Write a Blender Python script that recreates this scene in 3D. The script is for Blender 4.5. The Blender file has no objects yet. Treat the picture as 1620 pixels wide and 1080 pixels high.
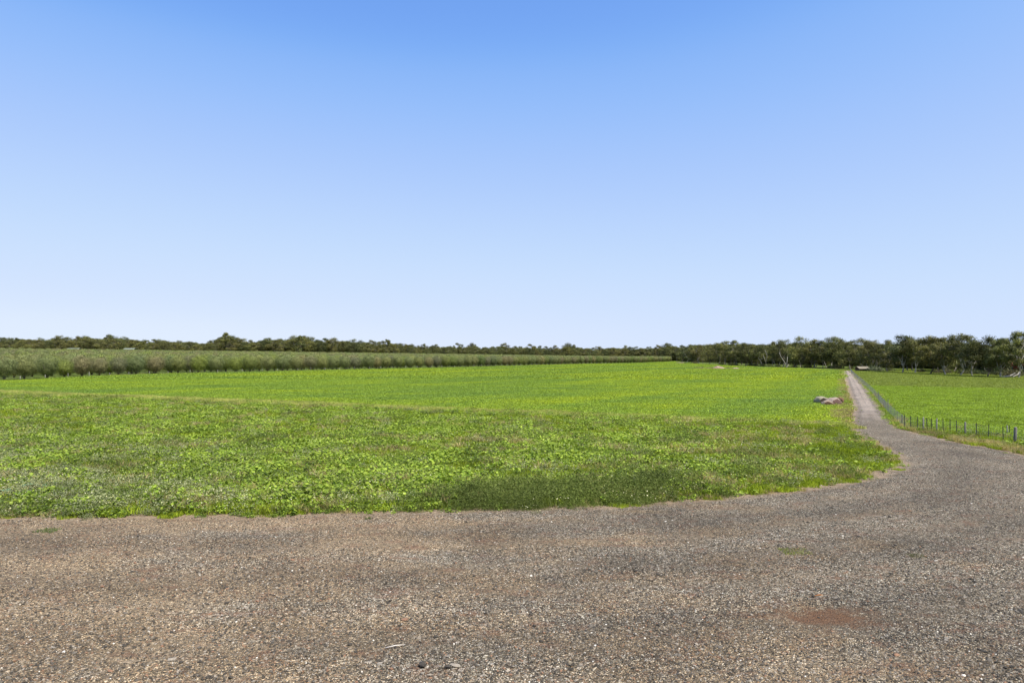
import bpy, math, random
import numpy as np
from mathutils import Vector
R = math.radians
rng = np.random.default_rng(7)
random.seed(7)
scene = bpy.context.scene
COL = scene.collection

# ------------------------------------------------------------------ camera
CAM_H, F, HZ = 5.0, 1080.0, 564.0
cam = bpy.data.cameras.new('camera')
cam.lens = 24; cam.sensor_width = 36; cam.shift_y = (HZ - 540) / 1620
cam.clip_end = 12000; cam.clip_start = 0.1
co = bpy.data.objects.new('camera', cam)
co.location = (0, 0, CAM_H); co.rotation_euler = (R(90), 0, 0)
COL.objects.link(co); scene.camera = co

def G(px, py):
    """ground position seen at a photo pixel (flat ground)"""
    Y = CAM_H * F / (py - HZ)
    return ((px - 810) / F * Y, Y)
def AT(px, Y):
    return (px - 810) / F * Y
def PIX(x, y):
    return 810 + F * x / y, HZ + CAM_H * F / y

def terrain(x, y):
    s = (np.asarray(x, float) + 119) * -0.907 + (np.asarray(y, float) - 159) * 0.42
    s = np.clip(s - 12, 0, 620)
    return 0.0175 * s * s / (s + 14)
def TZ(x, y): return float(terrain(x, y))

# ------------------------------------------------------------------ light
SUN_EL, SUN_AZ = 57, 138
scene.view_settings.view_transform = 'Standard'
scene.view_settings.look = 'None'
scene.view_settings.exposure = 0.8
scene.view_settings.gamma = 1
world = bpy.data.worlds.new('World'); scene.world = world; world.use_nodes = True
wn, wl = world.node_tree.nodes, world.node_tree.links
sky = wn.new('ShaderNodeTexSky'); sky.sky_type = 'NISHITA'; sky.sun_disc = False
sky.sun_elevation = R(SUN_EL); sky.sun_rotation = R(SUN_AZ)
sky.air_density = 1; sky.dust_density = 1; sky.ozone_density = 1
bg = wn['Background']; bg.inputs[1].default_value = 0.1
tc = wn.new('ShaderNodeTexCoord'); va = wn.new('ShaderNodeVectorMath'); va.operation = 'ADD'; va.inputs[1].default_value = (0, 0, .045)
wl.new(tc.outputs['Generated'], va.inputs[0]); wl.new(va.outputs[0], sky.inputs[0])      # keeps the murky lowest degrees of the model under the horizon
sep = wn.new('ShaderNodeSeparateColor'); cmb = wn.new('ShaderNodeCombineColor')
wl.new(sky.outputs[0], sep.inputs[0])
EXP = 2 ** 0.8
def grade(src, xs, ys, dst):
    """clean country air: the sky's own brightness mapped channel by channel"""
    mr = wn.new('ShaderNodeMath'); mr.operation = 'MULTIPLY'; mr.inputs[1].default_value = 0.1
    wl.new(src, mr.inputs[0])
    fc = wn.new('ShaderNodeFloatCurve'); cv = fc.mapping.curves[0]
    pts = [(0, 0)] + [(a, b / EXP) for a, b in zip(xs, ys)]
    while len(cv.points) < len(pts) + 1: cv.points.new(0.5, 0.5)
    for p, (a, b) in zip(cv.points, pts + [(1.0, ys[-1] * 1.12 / EXP)]): p.location = (a, b)
    fc.mapping.update()
    wl.new(mr.outputs[0], fc.inputs['Value'])
    m2 = wn.new('ShaderNodeMath'); m2.operation = 'MULTIPLY'; m2.inputs[1].default_value = 10
    wl.new(fc.outputs[0], m2.inputs[0]); wl.new(m2.outputs[0], dst)
GR = [.112, .130, .175, .254, .418, .470]; GG = [.178, .209, .270, .376, .533, .590]
avg = wn.new('ShaderNodeMath'); avg.operation = 'ADD'; hs = []
for q_ in (0, 1):
    h_ = wn.new('ShaderNodeMath'); h_.operation = 'MULTIPLY'; h_.inputs[1].default_value = (.25, .75)[q_]
    wl.new(sep.outputs[q_], h_.inputs[0]); wl.new(h_.outputs[0], avg.inputs[q_])
grade(avg.outputs[0], [a * .25 + b * .75 for a, b in zip(GR, GG)], [.175, .274, .412, .550, .686, .745], cmb.inputs[0])
grade(sep.outputs[1], GG, [.376, .491, .597, .716, .799, .845], cmb.inputs[1])
grade(sep.outputs[1], GG, [.88, .95, .98, .99, 1.0, 1.0], cmb.inputs[2])
wl.new(cmb.outputs[0], bg.inputs[0])
sd = bpy.data.lights.new('sun', 'SUN'); sd.energy = 4.4; sd.angle = R(0.5); sd.color = (1, .955, .87)
so = bpy.data.objects.new('sun', sd); COL.objects.link(so)
sv = Vector((math.sin(R(SUN_AZ)) * math.cos(R(SUN_EL)), math.cos(R(SUN_AZ)) * math.cos(R(SUN_EL)), math.sin(R(SUN_EL))))
so.rotation_euler = sv.to_track_quat('Z', 'Y').to_euler(); so.location = sv * 60

# ------------------------------------------------------------------ node helper
class NT:
    def __init__(s, name):
        s.m = bpy.data.materials.new(name); s.m.use_nodes = True
        s.n = s.m.node_tree.nodes; s.l = s.m.node_tree.links
        s.n.clear(); s.out = s.n.new('ShaderNodeOutputMaterial')
        s._pos = None
    def node(s, t, **kw):
        x = s.n.new(t)
        for k, v in kw.items():
            if k.startswith('i_'): x.inputs[k[2:]].default_value = v
            else: setattr(x, k, v)
        return x
    def pos(s):
        if s._pos is None: s._pos = s.node('ShaderNodeNewGeometry').outputs['Position']
        return s._pos
    def mapped(s, scale=(1, 1, 1), rz=0):
        m = s.node('ShaderNodeMapping'); m.inputs['Scale'].default_value = scale; m.inputs['Rotation'].default_value = (0, 0, rz)
        s.l.new(s.pos(), m.inputs[0]); return m.outputs[0]
    def noise(s, scale, detail=3, rough=.55, vec=None, dist=0):
        x = s.node('ShaderNodeTexNoise'); x.inputs['Scale'].default_value = scale; x.inputs['Detail'].default_value = detail
        x.inputs['Roughness'].default_value = rough; x.inputs['Distortion'].default_value = dist
        s.l.new(vec or s.pos(), x.inputs['Vector']); return x.outputs['Fac']
    def voro(s, scale, vec=None, out='Color', rand=1):
        x = s.node('ShaderNodeTexVoronoi'); x.inputs['Scale'].default_value = scale; x.inputs['Randomness'].default_value = rand
        s.l.new(vec or s.pos(), x.inputs['Vector']); return x.outputs[out]
    def ramp(s, fac, stops, interp='LINEAR'):
        x = s.node('ShaderNodeValToRGB'); x.color_ramp.interpolation = interp; e = x.color_ramp.elements
        while len(e) < len(stops): e.new(.5)
        for k, (p, c) in zip(e, stops):
            k.position = p; k.color = (c, c, c, 1) if isinstance(c, (int, float)) else (*c, 1)
        s.l.new(fac, x.inputs[0]); return x.outputs[0]
    def mix(s, fac, a, b, mode='MIX'):
        x = s.node('ShaderNodeMix', data_type='RGBA', blend_type=mode)
        for i, v in ((0, fac), (6, a), (7, b)):
            if isinstance(v, (int, float)): x.inputs[i].default_value = v
            elif isinstance(v, tuple): x.inputs[i].default_value = (*v, 1)
            else: s.l.new(v, x.inputs[i])
        return x.outputs[2]
    def math(s, op, a, b=0.0, clamp=False):
        x = s.node('ShaderNodeMath', operation=op, use_clamp=clamp)
        for i, v in enumerate((a, b)):
            if isinstance(v, (int, float)): x.inputs[i].default_value = v
            else: s.l.new(v, x.inputs[i])
        return x.outputs[0]
    def attr(s, name, out='Fac'):
        return s.node('ShaderNodeAttribute', attribute_name=name).outputs[out]
    def bump(s, h, strength, dist):
        b = s.node('ShaderNodeBump'); b.inputs['Strength'].default_value = strength; b.inputs['Distance'].default_value = dist
        s.l.new(h, b.inputs['Height']); return b.outputs[0]
    def bsdf(s, col, rough=.8, normal=None, spec=.3, metallic=0):
        b = s.node('ShaderNodeBsdfPrincipled'); b.inputs['Roughness'].default_value = rough
        b.inputs['Specular IOR Level'].default_value = spec; b.inputs['Metallic'].default_value = metallic
        if isinstance(col, tuple): b.inputs['Base Color'].default_value = (*col, 1)
        else: s.l.new(col, b.inputs['Base Color'])
        if normal is not None: s.l.new(normal, b.inputs['Normal'])
        return b.outputs[0]
    def fin(s, sh): s.l.new(sh, s.out.inputs[0]); return s.m

def streaks(t):
    """broad growth differences of the sown field, in world metres"""
    def band(ang, sx_, sy_, dist):
        m = t.node('ShaderNodeMapping', vector_type='TEXTURE'); m.inputs['Rotation'].default_value = (0, 0, R(ang)); m.inputs['Scale'].default_value = (sx_, sy_, 1)
        t.l.new(t.pos(), m.inputs[0]); return t.noise(1, 3, .6, m.outputs[0], dist)
    a = band(57, 70, 11, .5); b = band(-25, 60, 5.5, .4); c = band(20, 90, 40, .3)
    return t.math('ADD', t.math('MULTIPLY', a, .42), t.math('ADD', t.math('MULTIPLY', b, .30), t.math('MULTIPLY', c, .28)))

# ------------------------------------------------------------------ materials
def mat_crop_ground():
    t = NT('crop_cover'); f = streaks(t)
    c = t.ramp(f, [(.41, (.125, .195, .030)), (.475, (.165, .240, .030)), (.52, (.205, .280, .030)), (.58, (.255, .320, .028))])
    g = t.noise(2.2, 4, .75)
    c = t.mix(1, c, t.ramp(g, [(.3, .55), (.5, .95), (.7, 1.3)]), 'MULTIPLY')
    h = t.noise(1.5, 5, .8)
    return t.fin(t.bsdf(c, .85, t.bump(h, 1, .35), .15))
def mat_paddock():
    t = NT('paddock_cover')
    sx = t.node('ShaderNodeSeparateXYZ'); t.l.new(t.pos(), sx.inputs[0])
    # far part beyond the pale line (A: 61,115 - B: 78,104)
    d = t.math('ADD', t.math('MULTIPLY', sx.outputs[0], .543), t.math('MULTIPLY', sx.outputs[1], .84))
    d = t.math('SUBTRACT', d, .543 * 61 + .84 * 115)
    near = t.ramp(t.noise(.06, 3, .6, t.mapped((1, .5, 1), .4)), [(.35, (.110, .165, .020)), (.65, (.175, .225, .026))])
    far = t.ramp(t.noise(.03, 3, .6, t.mapped((1, .25, 1), .8)), [(.38, (.075, .130, .020)), (.5, (.100, .148, .022)), (.62, (.150, .160, .038))])
    k = t.ramp(t.math('ADD', t.math('MULTIPLY', d, .5), .5), [(.3, 0), (.7, 1)])
    c = t.mix(k, near, far)
    ln = t.math('ABSOLUTE', t.math('ADD', d, t.math('MULTIPLY', t.math('SUBTRACT', t.noise(.3, 2), .5), 1.6)))
    c = t.mix(t.ramp(ln, [(.0, .35), (.7, 0)]), c, (.24, .27, .12))
    # bare headland near the fence
    ex = t.math('SUBTRACT', sx.outputs[1], 53.5)
    ex = t.math('ADD', ex, t.math('MULTIPLY', t.math('SUBTRACT', t.noise(.5, 3), .5), 5))
    kk = t.math('MULTIPLY', t.ramp(t.math('ADD', t.math('MULTIPLY', ex, -.5), .5), [(.2, 0), (.8, 1)]),
                t.ramp(t.math('MULTIPLY', sx.outputs[0], .02), [(.62, 0), (.70, 1)]))
    c = t.mix(kk, c, t.ramp(t.noise(.8, 4), [(.40, (.17, .115, .06)), (.58, (.08, .105, .028))]))
    c = t.mix(1, c, t.ramp(t.noise(2.5, 4, .75), [(.3, .6), (.7, 1.3)]), 'MULTIPLY')
    return t.fin(t.bsdf(c, .85, t.bump(t.noise(1.8, 5, .8), 1, .25), .15))
def mat_ground():
    t = NT('weedy_soil')
    a = t.noise(.25, 5, .65); b = t.noise(3, 5, .75)
    c = t.ramp(a, [(.35, (.070, .105, .018)), (.5, (.095, .130, .022)), (.66, (.135, .135, .036))])
    c = t.mix(1, c, t.ramp(b, [(.3, .5), (.7, 1.35)]), 'MULTIPLY')
    return t.fin(t.bsdf(c, .95, t.bump(b, 1, .12), .1))
def mat_gravel():
    t = NT('road_gravel')
    d = t.attr('road_d')
    s1 = t.voro(30); s2 = t.voro(62); s3 = t.voro(16)
    def one(c): 
        x = t.node('ShaderNodeSeparateColor'); t.l.new(c, x.inputs[0]); return x.outputs
    a, b, e = one(s1), one(s2), one(s3)
    st = [(0, (.006, .005, .004)), (.26, (.034, .029, .021)), (.44, (.092, .079, .056)), (.62, (.195, .166, .122)), (.80, (.26, .165, .100)), (.87, (.40, .345, .265)), (.935, (.70, .64, .54)), (1, (.75, .70, .61))]
    c1 = t.ramp(a[0], st, 'CONSTANT'); c2 = t.ramp(b[0], st, 'LINEAR')
    c = t.mix(t.ramp(b[1], [(.45, 0), (.5, 1)], 'CONSTANT'), c1, c2)
    lane = 0.0
    for k_, (d0, w_) in enumerate(((2.1, .30), (3.8, .30), (6.0, .34), (7.7, .34), (10.2, .4), (11.9, .4))):
        q = t.math('ABSOLUTE', t.math('ADD', t.math('ADD', d, t.math('MULTIPLY', t.noise(.07, 1), 2.2)), d0 - 1.1))
        lane = t.math('MAXIMUM', lane, t.ramp(t.math('DIVIDE', q, w_ * 2), [(.25, 1), (1, 0)]))
    lane = t.math('MULTIPLY', lane, t.ramp(t.noise(.22, 3), [(.35, .15), (.6, 1)]))
    big = t.ramp(e[1], [(.90, 0), (.905, 1)], 'CONSTANT')
    c = t.mix(big, c, t.ramp(e[0], [(0, (.05, .045, .04)), (.5, (.15, .125, .10)), (1, (.40, .36, .32))]))
    # fine dust between the stones: warm left, greyer to the right
    c = t.mix(1, c, (1.03, 1.0, .915), 'MULTIPLY')
    n1 = t.noise(.16, 4, .6, t.mapped((1, 1.9, 1), R(-12)), .4)
    n2 = t.noise(.55, 5, .65, t.mapped((1, 1.8, 1), R(20)))
    warm = t.math('ADD', t.math('MULTIPLY', n1, .55), t.math('MULTIPLY', n2, .45))
    wheel = t.math('SINE', t.math('ADD', t.math('MULTIPLY', d, 2.3), t.math('MULTIPLY', t.noise(.09, 2), 9)))
    warm = t.math('ADD', warm, t.math('MULTIPLY', wheel, .028))
    sx = t.node('ShaderNodeSeparateXYZ'); t.l.new(t.pos(), sx.inputs[0])
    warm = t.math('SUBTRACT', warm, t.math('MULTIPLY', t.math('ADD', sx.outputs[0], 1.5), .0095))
    dust = t.ramp(t.noise(11, 5, .8), [(.3, (.08, .062, .040)), (.5, (.175, .137, .090)), (.7, (.36, .280, .185))])
    c = t.mix(t.ramp(warm, [(.40, .04), (.50, .16), (.58, .32), (.66, .42)]), t.mix(t.ramp(warm, [(.42, 0), (.56, 1)]), c, t.mix(1, c, (1.25, 1.06, .84), 'MULTIPLY')), dust)
    c = t.mix(t.math('MULTIPLY', lane, .32), c, t.mix(1, dust, (1.12, 1.08, 1.04), 'MULTIPLY'))
    red = t.ramp(t.noise(.9, 5, .7, t.mapped((1, 1.9, 1))), [(.54, 0), (.68, .6)])
    c = t.mix(red, c, t.ramp(t.noise(14, 3, .7), [(.3, (.11, .05, .028)), (.7, (.23, .12, .07))]))
    # the reddish bare patch in the right foreground
    vp = t.node('ShaderNodeVectorMath', operation='DISTANCE'); 
    mp = t.node('ShaderNodeMapping'); mp.inputs['Scale'].default_value = (.62, 1.1, 0)
    t.l.new(t.pos(), mp.inputs[0]); t.l.new(mp.outputs[0], vp.inputs[0])
    vp.inputs[1].default_value = (6.0 * .62, 13.0 * 1.1, 0)
    pd = t.math('ADD', vp.outputs['Value'], t.math('MULTIPLY', t.math('SUBTRACT', t.noise(2.2, 6, .8), .5), 2.6))
    c = t.mix(t.ramp(pd, [(.25, .88), (.75, 0)]), c, t.ramp(t.noise(20, 4, .8), [(.3, (.055, .026, .013)), (.7, (.26, .135, .066))]))
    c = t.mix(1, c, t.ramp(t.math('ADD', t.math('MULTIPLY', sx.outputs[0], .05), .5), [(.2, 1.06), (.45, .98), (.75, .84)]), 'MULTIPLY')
    rut = t.math('MULTIPLY', t.ramp(t.math('MULTIPLY', t.math('ADD', d, t.math('MULTIPLY', t.noise(.2, 2), .5)), -.4), [(.06, .88), (.16, 1.38), (.30, 1.32), (.42, .60), (.60, .68)]), 1.0)
    far_ = t.ramp(t.math('MULTIPLY', sx.outputs[1], .01), [(.50, 0), (.62, 1)])
    c = t.mix(far_, c, t.mix(1, t.mix(.5, c, (.24, .195, .165)), rut, 'MULTIPLY'))
    bandn = t.math('SINE', t.math('ADD', t.math('MULTIPLY', d, 1.75), t.math('MULTIPLY', t.noise(.12, 3), 7)))
    c = t.mix(1, c, t.ramp(t.math('ADD', t.math('MULTIPLY', bandn, .5), .5), [(0, .86), (.45, .98), (1, 1.10)]), 'MULTIPLY')
    lum = t.ramp(t.noise(.3, 4, .6, None, .3), [(.3, .74), (.7, 1.24)])
    c = t.mix(1, c, lum, 'MULTIPLY')
    # worn margins: sandy soil, then weedy soil
    wob = t.math('ADD', d, t.math('MULTIPLY', t.math('SUBTRACT', t.noise(.9, 5, .7), .5), 1.8))
    wob01 = t.math('ADD', t.math('MULTIPLY', wob, .2), .5)
    sand = t.ramp(t.noise(7, 4, .7), [(.3, (.19, .135, .085)), (.7, (.42, .31, .20))])
    c = t.mix(t.ramp(wob01, [(.42, 0), (.52, .85)]), c, sand)
    soil = t.ramp(t.noise(3, 5, .75), [(.35, (.05, .065, .016)), (.5, (.09, .095, .03)), (.66, (.22, .175, .09))])
    c = t.mix(t.ramp(wob01, [(.60, 0), (.70, 1)]), c, soil)
    h = t.math('ADD', t.math('MULTIPLY', a[0], .5), t.math('MULTIPLY', t.voro(30, None, 'Distance'), -.9))
    h = t.math('ADD', h, t.math('MULTIPLY', t.noise(5, 5, .8), 1.6))
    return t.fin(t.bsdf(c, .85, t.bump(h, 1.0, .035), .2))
def mat_leaf(name, trans=.3, rough=.5, field=False, lo=.72, hi=1.3, nscale=.5, obj=False, spec=.12):
    t = NT(name); c = t.attr('tint', 'Color')
    if field:
        f = streaks(t)
        c = t.mix(1, c, t.ramp(f, [(.41, (.72, .80, 1.25)), (.475, (.90, .94, 1.1)), (.52, (1.06, 1.03, .95)), (.58, (1.28, 1.16, .75))]), 'MULTIPLY')
    n = t.noise(nscale, 3, .6)
    c = t.mix(1, c, t.ramp(n, [(.3, (lo, lo, lo)), (.7, (hi, hi * .97, hi * .9))]), 'MULTIPLY')
    if obj:
        oi = t.node('ShaderNodeObjectInfo').outputs['Random']
        c = t.mix(1, c, t.ramp(oi, [(0, (.80, .86, .85)), (.35, (1.0, 1.0, .9)), (.7, (1.12, 1.02, .92)), (1, (1.22, 1.18, .85))]), 'MULTIPLY')
    p = t.bsdf(c, rough, None, spec)
    tr = t.node('ShaderNodeBsdfTranslucent'); t.l.new(t.mix(1, c, (1.25, 1.3, .7), 'MULTIPLY'), tr.inputs[0])
    mx = t.node('ShaderNodeMixShader'); mx.inputs[0].default_value = trans
    t.l.new(p, mx.inputs[1]); t.l.new(tr.outputs[0], mx.inputs[2])
    return t.fin(mx.outputs[0])
def mat_noise(name, c1, c2, scale=6, rough=.85, bump=.02, metallic=0, stretch=(1, 1, 1), dist=.02, detail=5):
    t = NT(name); v = t.mapped(stretch)
    n = t.noise(scale, detail, .65, v)
    return t.fin(t.bsdf(t.ramp(n, [(.32, c1), (.68, c2)]), rough, t.bump(n, .8, dist), .3, metallic))

M_CROPG, M_PADG, M_GROUND, M_GRAVEL = mat_crop_ground(), mat_paddock(), mat_ground(), mat_gravel()
M_WEED = mat_leaf('weed_leaf', .3, .5, nscale=.35)
M_GRASS = mat_leaf('grass_blade', .3, .6, nscale=.25)
M_CROP = mat_leaf('crop_leaf', .35, .5, field=True, lo=.85, hi=1.15, nscale=.9)
M_OLIVE = mat_leaf('olive_leaf', .15, .5, lo=.8, hi=1.2, nscale=.6, obj=True)
M_GUM = mat_leaf('gum_leaf', .12, .5, lo=.75, hi=1.25, nscale=.3, obj=True)
M_BARK = mat_noise('gum_bark', (.26, .22, .18), (.50, .46, .40), 1.2, .8, stretch=(2, 2, .6), dist=.05)
M_BARKD = mat_noise('dark_bark', (.05, .04, .032), (.14, .115, .09), 2, .9, stretch=(2, 2, .5), dist=.05)
M_STONE = None

# ------------------------------------------------------------------ mesh helpers
def mesh_np(name, V, faces, mat, tint=None, smooth=False, attrs=None):
    """V (n,3); faces list of index arrays all (m,k) or a list of tuples"""
    me = bpy.data.meshes.new(name)
    V = np.asarray(V, dtype=np.float32)
    if isinstance(faces, np.ndarray): groups = [faces]
    else: groups = faces
    loops = np.concatenate([g.ravel() for g in groups]).astype(np.int32)
    tot = np.concatenate([np.full(len(g), g.shape[1]) for g in groups]).astype(np.int32)
    st = np.concatenate(([0], np.cumsum(tot)[:-1])).astype(np.int32)
    me.vertices.add(len(V)); me.vertices.foreach_set('co', V.ravel())
    me.loops.add(len(loops)); me.loops.foreach_set('vertex_index', loops)
    me.polygons.add(len(tot)); me.polygons.foreach_set('loop_start', st); me.polygons.foreach_set('loop_total', tot)
    if smooth: me.polygons.foreach_set('use_smooth', np.ones(len(tot), bool))
    me.update(calc_edges=True); me.validate()
    if tint is not None:
        a = me.attributes.new('tint', 'FLOAT_COLOR', 'POINT')
        c = np.ones((len(V), 4), np.float32); c[:, :3] = tint; a.data.foreach_set('color', c.ravel())
    for k, v in (attrs or {}).items():
        a = me.attributes.new(k, 'FLOAT', 'POINT'); a.data.foreach_set('value', np.asarray(v, np.float32))
    for m in (mat if isinstance(mat, (list, tuple)) else [mat]): me.materials.append(m)
    return me
def add(name, me, parent=None, loc=None, rz=0, col=COL):
    o = bpy.data.objects.new(name, me); col.objects.link(o)
    if parent: o.parent = parent
    if loc is not None: o.location = loc
    if rz: o.rotation_euler = (0, 0, rz)
    return o
def tag(o, label=None, cat=None, group=None, kind=None):
    if label: o['label'] = label
    if cat: o['category'] = cat
    if group: o['group'] = group
    if kind: o['kind'] = kind
    return o
class MB:
    """collects tubes / boxes / lumps into one mesh"""
    def __init__(s): s.V = []; s.q = []; s.n = 0
    def put(s, V, faces):
        s.V.append(np.asarray(V, float)); s.q += [tuple(i + s.n for i in f) for f in faces]; s.n += len(V)
    def tube(s, pts, rad, k=6, cap=True):
        pts = [Vector(p) for p in pts]; V = []; n = len(pts)
        for i, p in enumerate(pts):
            d = (pts[min(i + 1, n - 1)] - pts[max(i - 1, 0)]).normalized()
            a = d.cross(Vector((0.31, .95, .07))).normalized(); b = d.cross(a)
            r = rad[i] if hasattr(rad, '__len__') else rad
            for j in range(k):
                t = 2 * math.pi * j / k
                V.append(p + a * math.cos(t) * r + b * math.sin(t) * r)
        fs = [(i * k + j, i * k + (j + 1) % k, (i + 1) * k + (j + 1) % k, (i + 1) * k + j) for i in range(n - 1) for j in range(k)]
        if cap: fs += [tuple(range(k))[::-1], tuple((n - 1) * k + j for j in range(k))]
        s.put(V, fs)
    def box(s, x0, x1, y0, y1, z0, z1):
        V = [(x, y, z) for z in (z0, z1) for y in (y0, y1) for x in (x0, x1)]
        s.put(V, [(0, 2, 3, 1), (4, 5, 7, 6), (0, 1, 5, 4), (2, 6, 7, 3), (0, 4, 6, 2), (1, 3, 7, 5)])
    def prism(s, poly, axis_from, axis_to, axis=0):
        """poly in the two other axes, extruded along axis"""
        V = []
        for a in (axis_from, axis_to):
            for u, v in poly:
                V.append({0: (a, u, v), 1: (u, a, v), 2: (u, v, a)}[axis])
        n = len(poly)
        s.put(V, [tuple(range(n))[::-1], tuple(range(n, 2 * n))] + [(i, (i + 1) % n, n + (i + 1) % n, n + i) for i in range(n)])
    def mesh(s, name, mat, smooth=False):
        me = bpy.data.meshes.new(name)
        me.from_pydata([tuple(v) for v in np.concatenate(s.V)], [], s.q)
        if smooth:
            for p in me.polygons: p.use_smooth = True
        me.materials.append(mat); me.update(); return me

def leaf_arrays(C, N, size, asp, cols, rg, droop=None):
    """rhombic leaves at centres C, facing N; returns V, quads, tint"""
    n = len(C)
    t = rg.normal(size=(n, 3)); 
    if droop is not None: t = t * .5 + droop
    t -= N * (t * N).sum(1, keepdims=True); t /= np.linalg.norm(t, axis=1, keepdims=True) + 1e-9
    b = np.cross(N, t)
    s = size[:, None] * .5; w = s * asp
    V = np.stack([C - t * s, C + b * w - t * s * .1, C + t * s, C - b * w - t * s * .1], 1).reshape(-1, 3)
    q = np.arange(4 * n).reshape(n, 4)
    return V, q, np.repeat(cols, 4, 0)
def unit(a): return a / (np.linalg.norm(a, axis=1, keepdims=True) + 1e-9)
def colmix(rg, n, a, b, jit=.25):
    k = rg.random((n, 1)); c = np.array(a) * (1 - k) + np.array(b) * k
    return c * (1 + jit * rg.normal(size=(n, 1)).clip(-2, 2))

# ------------------------------------------------------------------ road outline (signed distance)
top_edge = [(-500, 826), (-200, 824), (0, 822), (60, 818), (100, 823), (200, 820), (340, 817), (420, 818), (540, 812), (700, 810), (760, 809),
            (880, 805), (1000, 802), (1040, 797), (1140, 790), (1240, 780), (1330, 768), (1400, 752), (1436, 738), (1424, 722),
            (1400, 706), (1382, 697), (1366, 690), (1354, 682), (1350, 672), (1350, 661), (1354, 650), (1352, 640), (1348.5, 630), (1345, 620),
            (1342.5, 610), (1340, 600), (1338, 592), (1336, 586.3)]
right_edge = [(1350, 586.3), (1349.5, 592), (1358, 600), (1366, 610), (1374, 620), (1381, 630), (1388, 640), (1396, 650), (1405, 661),
              (1414, 671), (1424, 679), (1450, 686), (1480, 692), (1510, 700), (1560, 708), (1590, 714), (1620, 721)]
POLY = np.array([G(*p) for p in top_edge] + [G(*p) for p in right_edge] + [(27, 31), (29, 22), (30, -14), (-80, -14)])
def road_sdf(x, y):
    P = np.stack([x, y], -1); A = POLY; B = np.roll(POLY, -1, 0)
    best = np.full(len(P), 1e18); inside = np.zeros(len(P), bool)
    for a, b in zip(A, B):
        ab = b - a; h = np.clip(((P - a) @ ab) / (ab @ ab), 0, 1)
        best = np.minimum(best, ((P - a - h[:, None] * ab) ** 2).sum(1))
        c = (a[1] > P[:, 1]) != (b[1] > P[:, 1])
        if abs(b[1] - a[1]) > 1e-12:
            inside ^= c & (P[:, 0] < (b[0] - a[0]) * (P[:, 1] - a[1]) / (b[1] - a[1]) + a[0])
    d = np.sqrt(best); return np.where(inside, -d, d)

# ------------------------------------------------------------------ ground sheets
def grow(a0, step, g, end):
    out = [a0]
    while out[-1] < end: out.append(out[-1] + step); step *= g
    return out
def grid_faces(nx, ny):
    i = np.arange(nx - 1)[None, :] + np.arange(ny - 1)[:, None] * nx
    i = i.ravel(); return np.stack([i, i + 1, i + nx + 1, i + nx], 1)
gx = np.array([-v for v in grow(20, 4, 1.05, 6000)][::-1] + list(np.arange(-16, 17, 4)) + grow(20, 4, 1.05, 6000))
gy = np.array([-v for v in grow(10, 6, 1.2, 1500)][::-1] + list(np.arange(-5, 61, 5)) + grow(65, 5, 1.035, 9000))
X, Y = np.meshgrid(gx, gy); x, y = X.ravel(), Y.ravel()
V = np.stack([x, y, terrain(x, y) - .004], 1)
tag(add('ground', mesh_np('ground', V, grid_faces(len(gx), len(gy)), M_GROUND, smooth=True)), kind='structure')

L1 = [(-300, 202.5), (-70, 93), (9.7, 55), (22.7, 48.8), (26.2, 47.6)]           # boundary between weedy strip and crop
def l1y(x): return np.interp(x, [p[0] for p in L1], [p[1] for p in L1])
ORCH = [G(-500, 640), (-140, 95), G(0, 600.5), (-110, 180), (-103.7, 200), (-92, 216), (-72, 251), (-55, 284), (-32, 317), (-3.4, 372), (38, 457), (97, 551), (150, 680), (178, 760)]
ORCH[0] = (-170, 40)
left_verge = [(G(1350, 672)), G(1346, 650), G(1342, 630), G(1337, 615), G(1333, 600), G(1330, 588)]
def flat(name, pts, z, mat):
    me = bpy.data.meshes.new(name); me.from_pydata([(a, b, z) for a, b in pts], [], [tuple(range(len(pts)))])
    me.materials.append(mat); me.update(); return tag(add(name, me), kind='structure')
orch_front = [(a + 9.5, b - 2.5) for a, b in ORCH[1:]]
crop_poly = [(26.0, 48.0), (27.6, 52)] + left_verge[1:] + [(118, 262), (119, 300), (117, 360), (124, 440), (128, 490), (150, 600), (176, 740)] + orch_front[::-1][1:] + [(-150, 131.2), (-70, 93), (9.7, 55), (22.7, 48.8)]
def tri_flat(name, pts, z, mat):
    import mathutils
    vs = [Vector((a, b, 0)) for a, b in pts]
    tris = mathutils.geometry.tessellate_polygon([vs])
    me = bpy.data.meshes.new(name); me.from_pydata([(a, b, z) for a, b in pts], [], [tuple(t) for t in tris])
    me.materials.append(mat); me.update(); me.validate()
    import bmesh
    bm = bmesh.new(); bm.from_mesh(me); bmesh.ops.recalc_face_normals(bm, faces=bm.faces)
    for f in bm.faces:
        if f.normal.z < 0: f.normal_flip()
    bm.to_mesh(me); bm.free()
    return tag(add(name, me), kind='structure')
tri_flat('crop_field', crop_poly, .004, M_CROPG)
FENCE_FAR = [(29.4, 35.0), (28.6, 38.8), (28.4, 41), (28.0, 43), (27.3, 45.0), (27.0, 46.8), (28.2, 49.5), (31.2, 56), (35.0, 64.0), (50, 95), (76, 150), (103, 207), (119, 240)]
tri_flat('paddock', [(a + .3, b) for a, b in FENCE_FAR] + [(119, 262), (240, 262), (240, 20), (40, 10), (31, 20)], .004, M_PADG)

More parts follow.
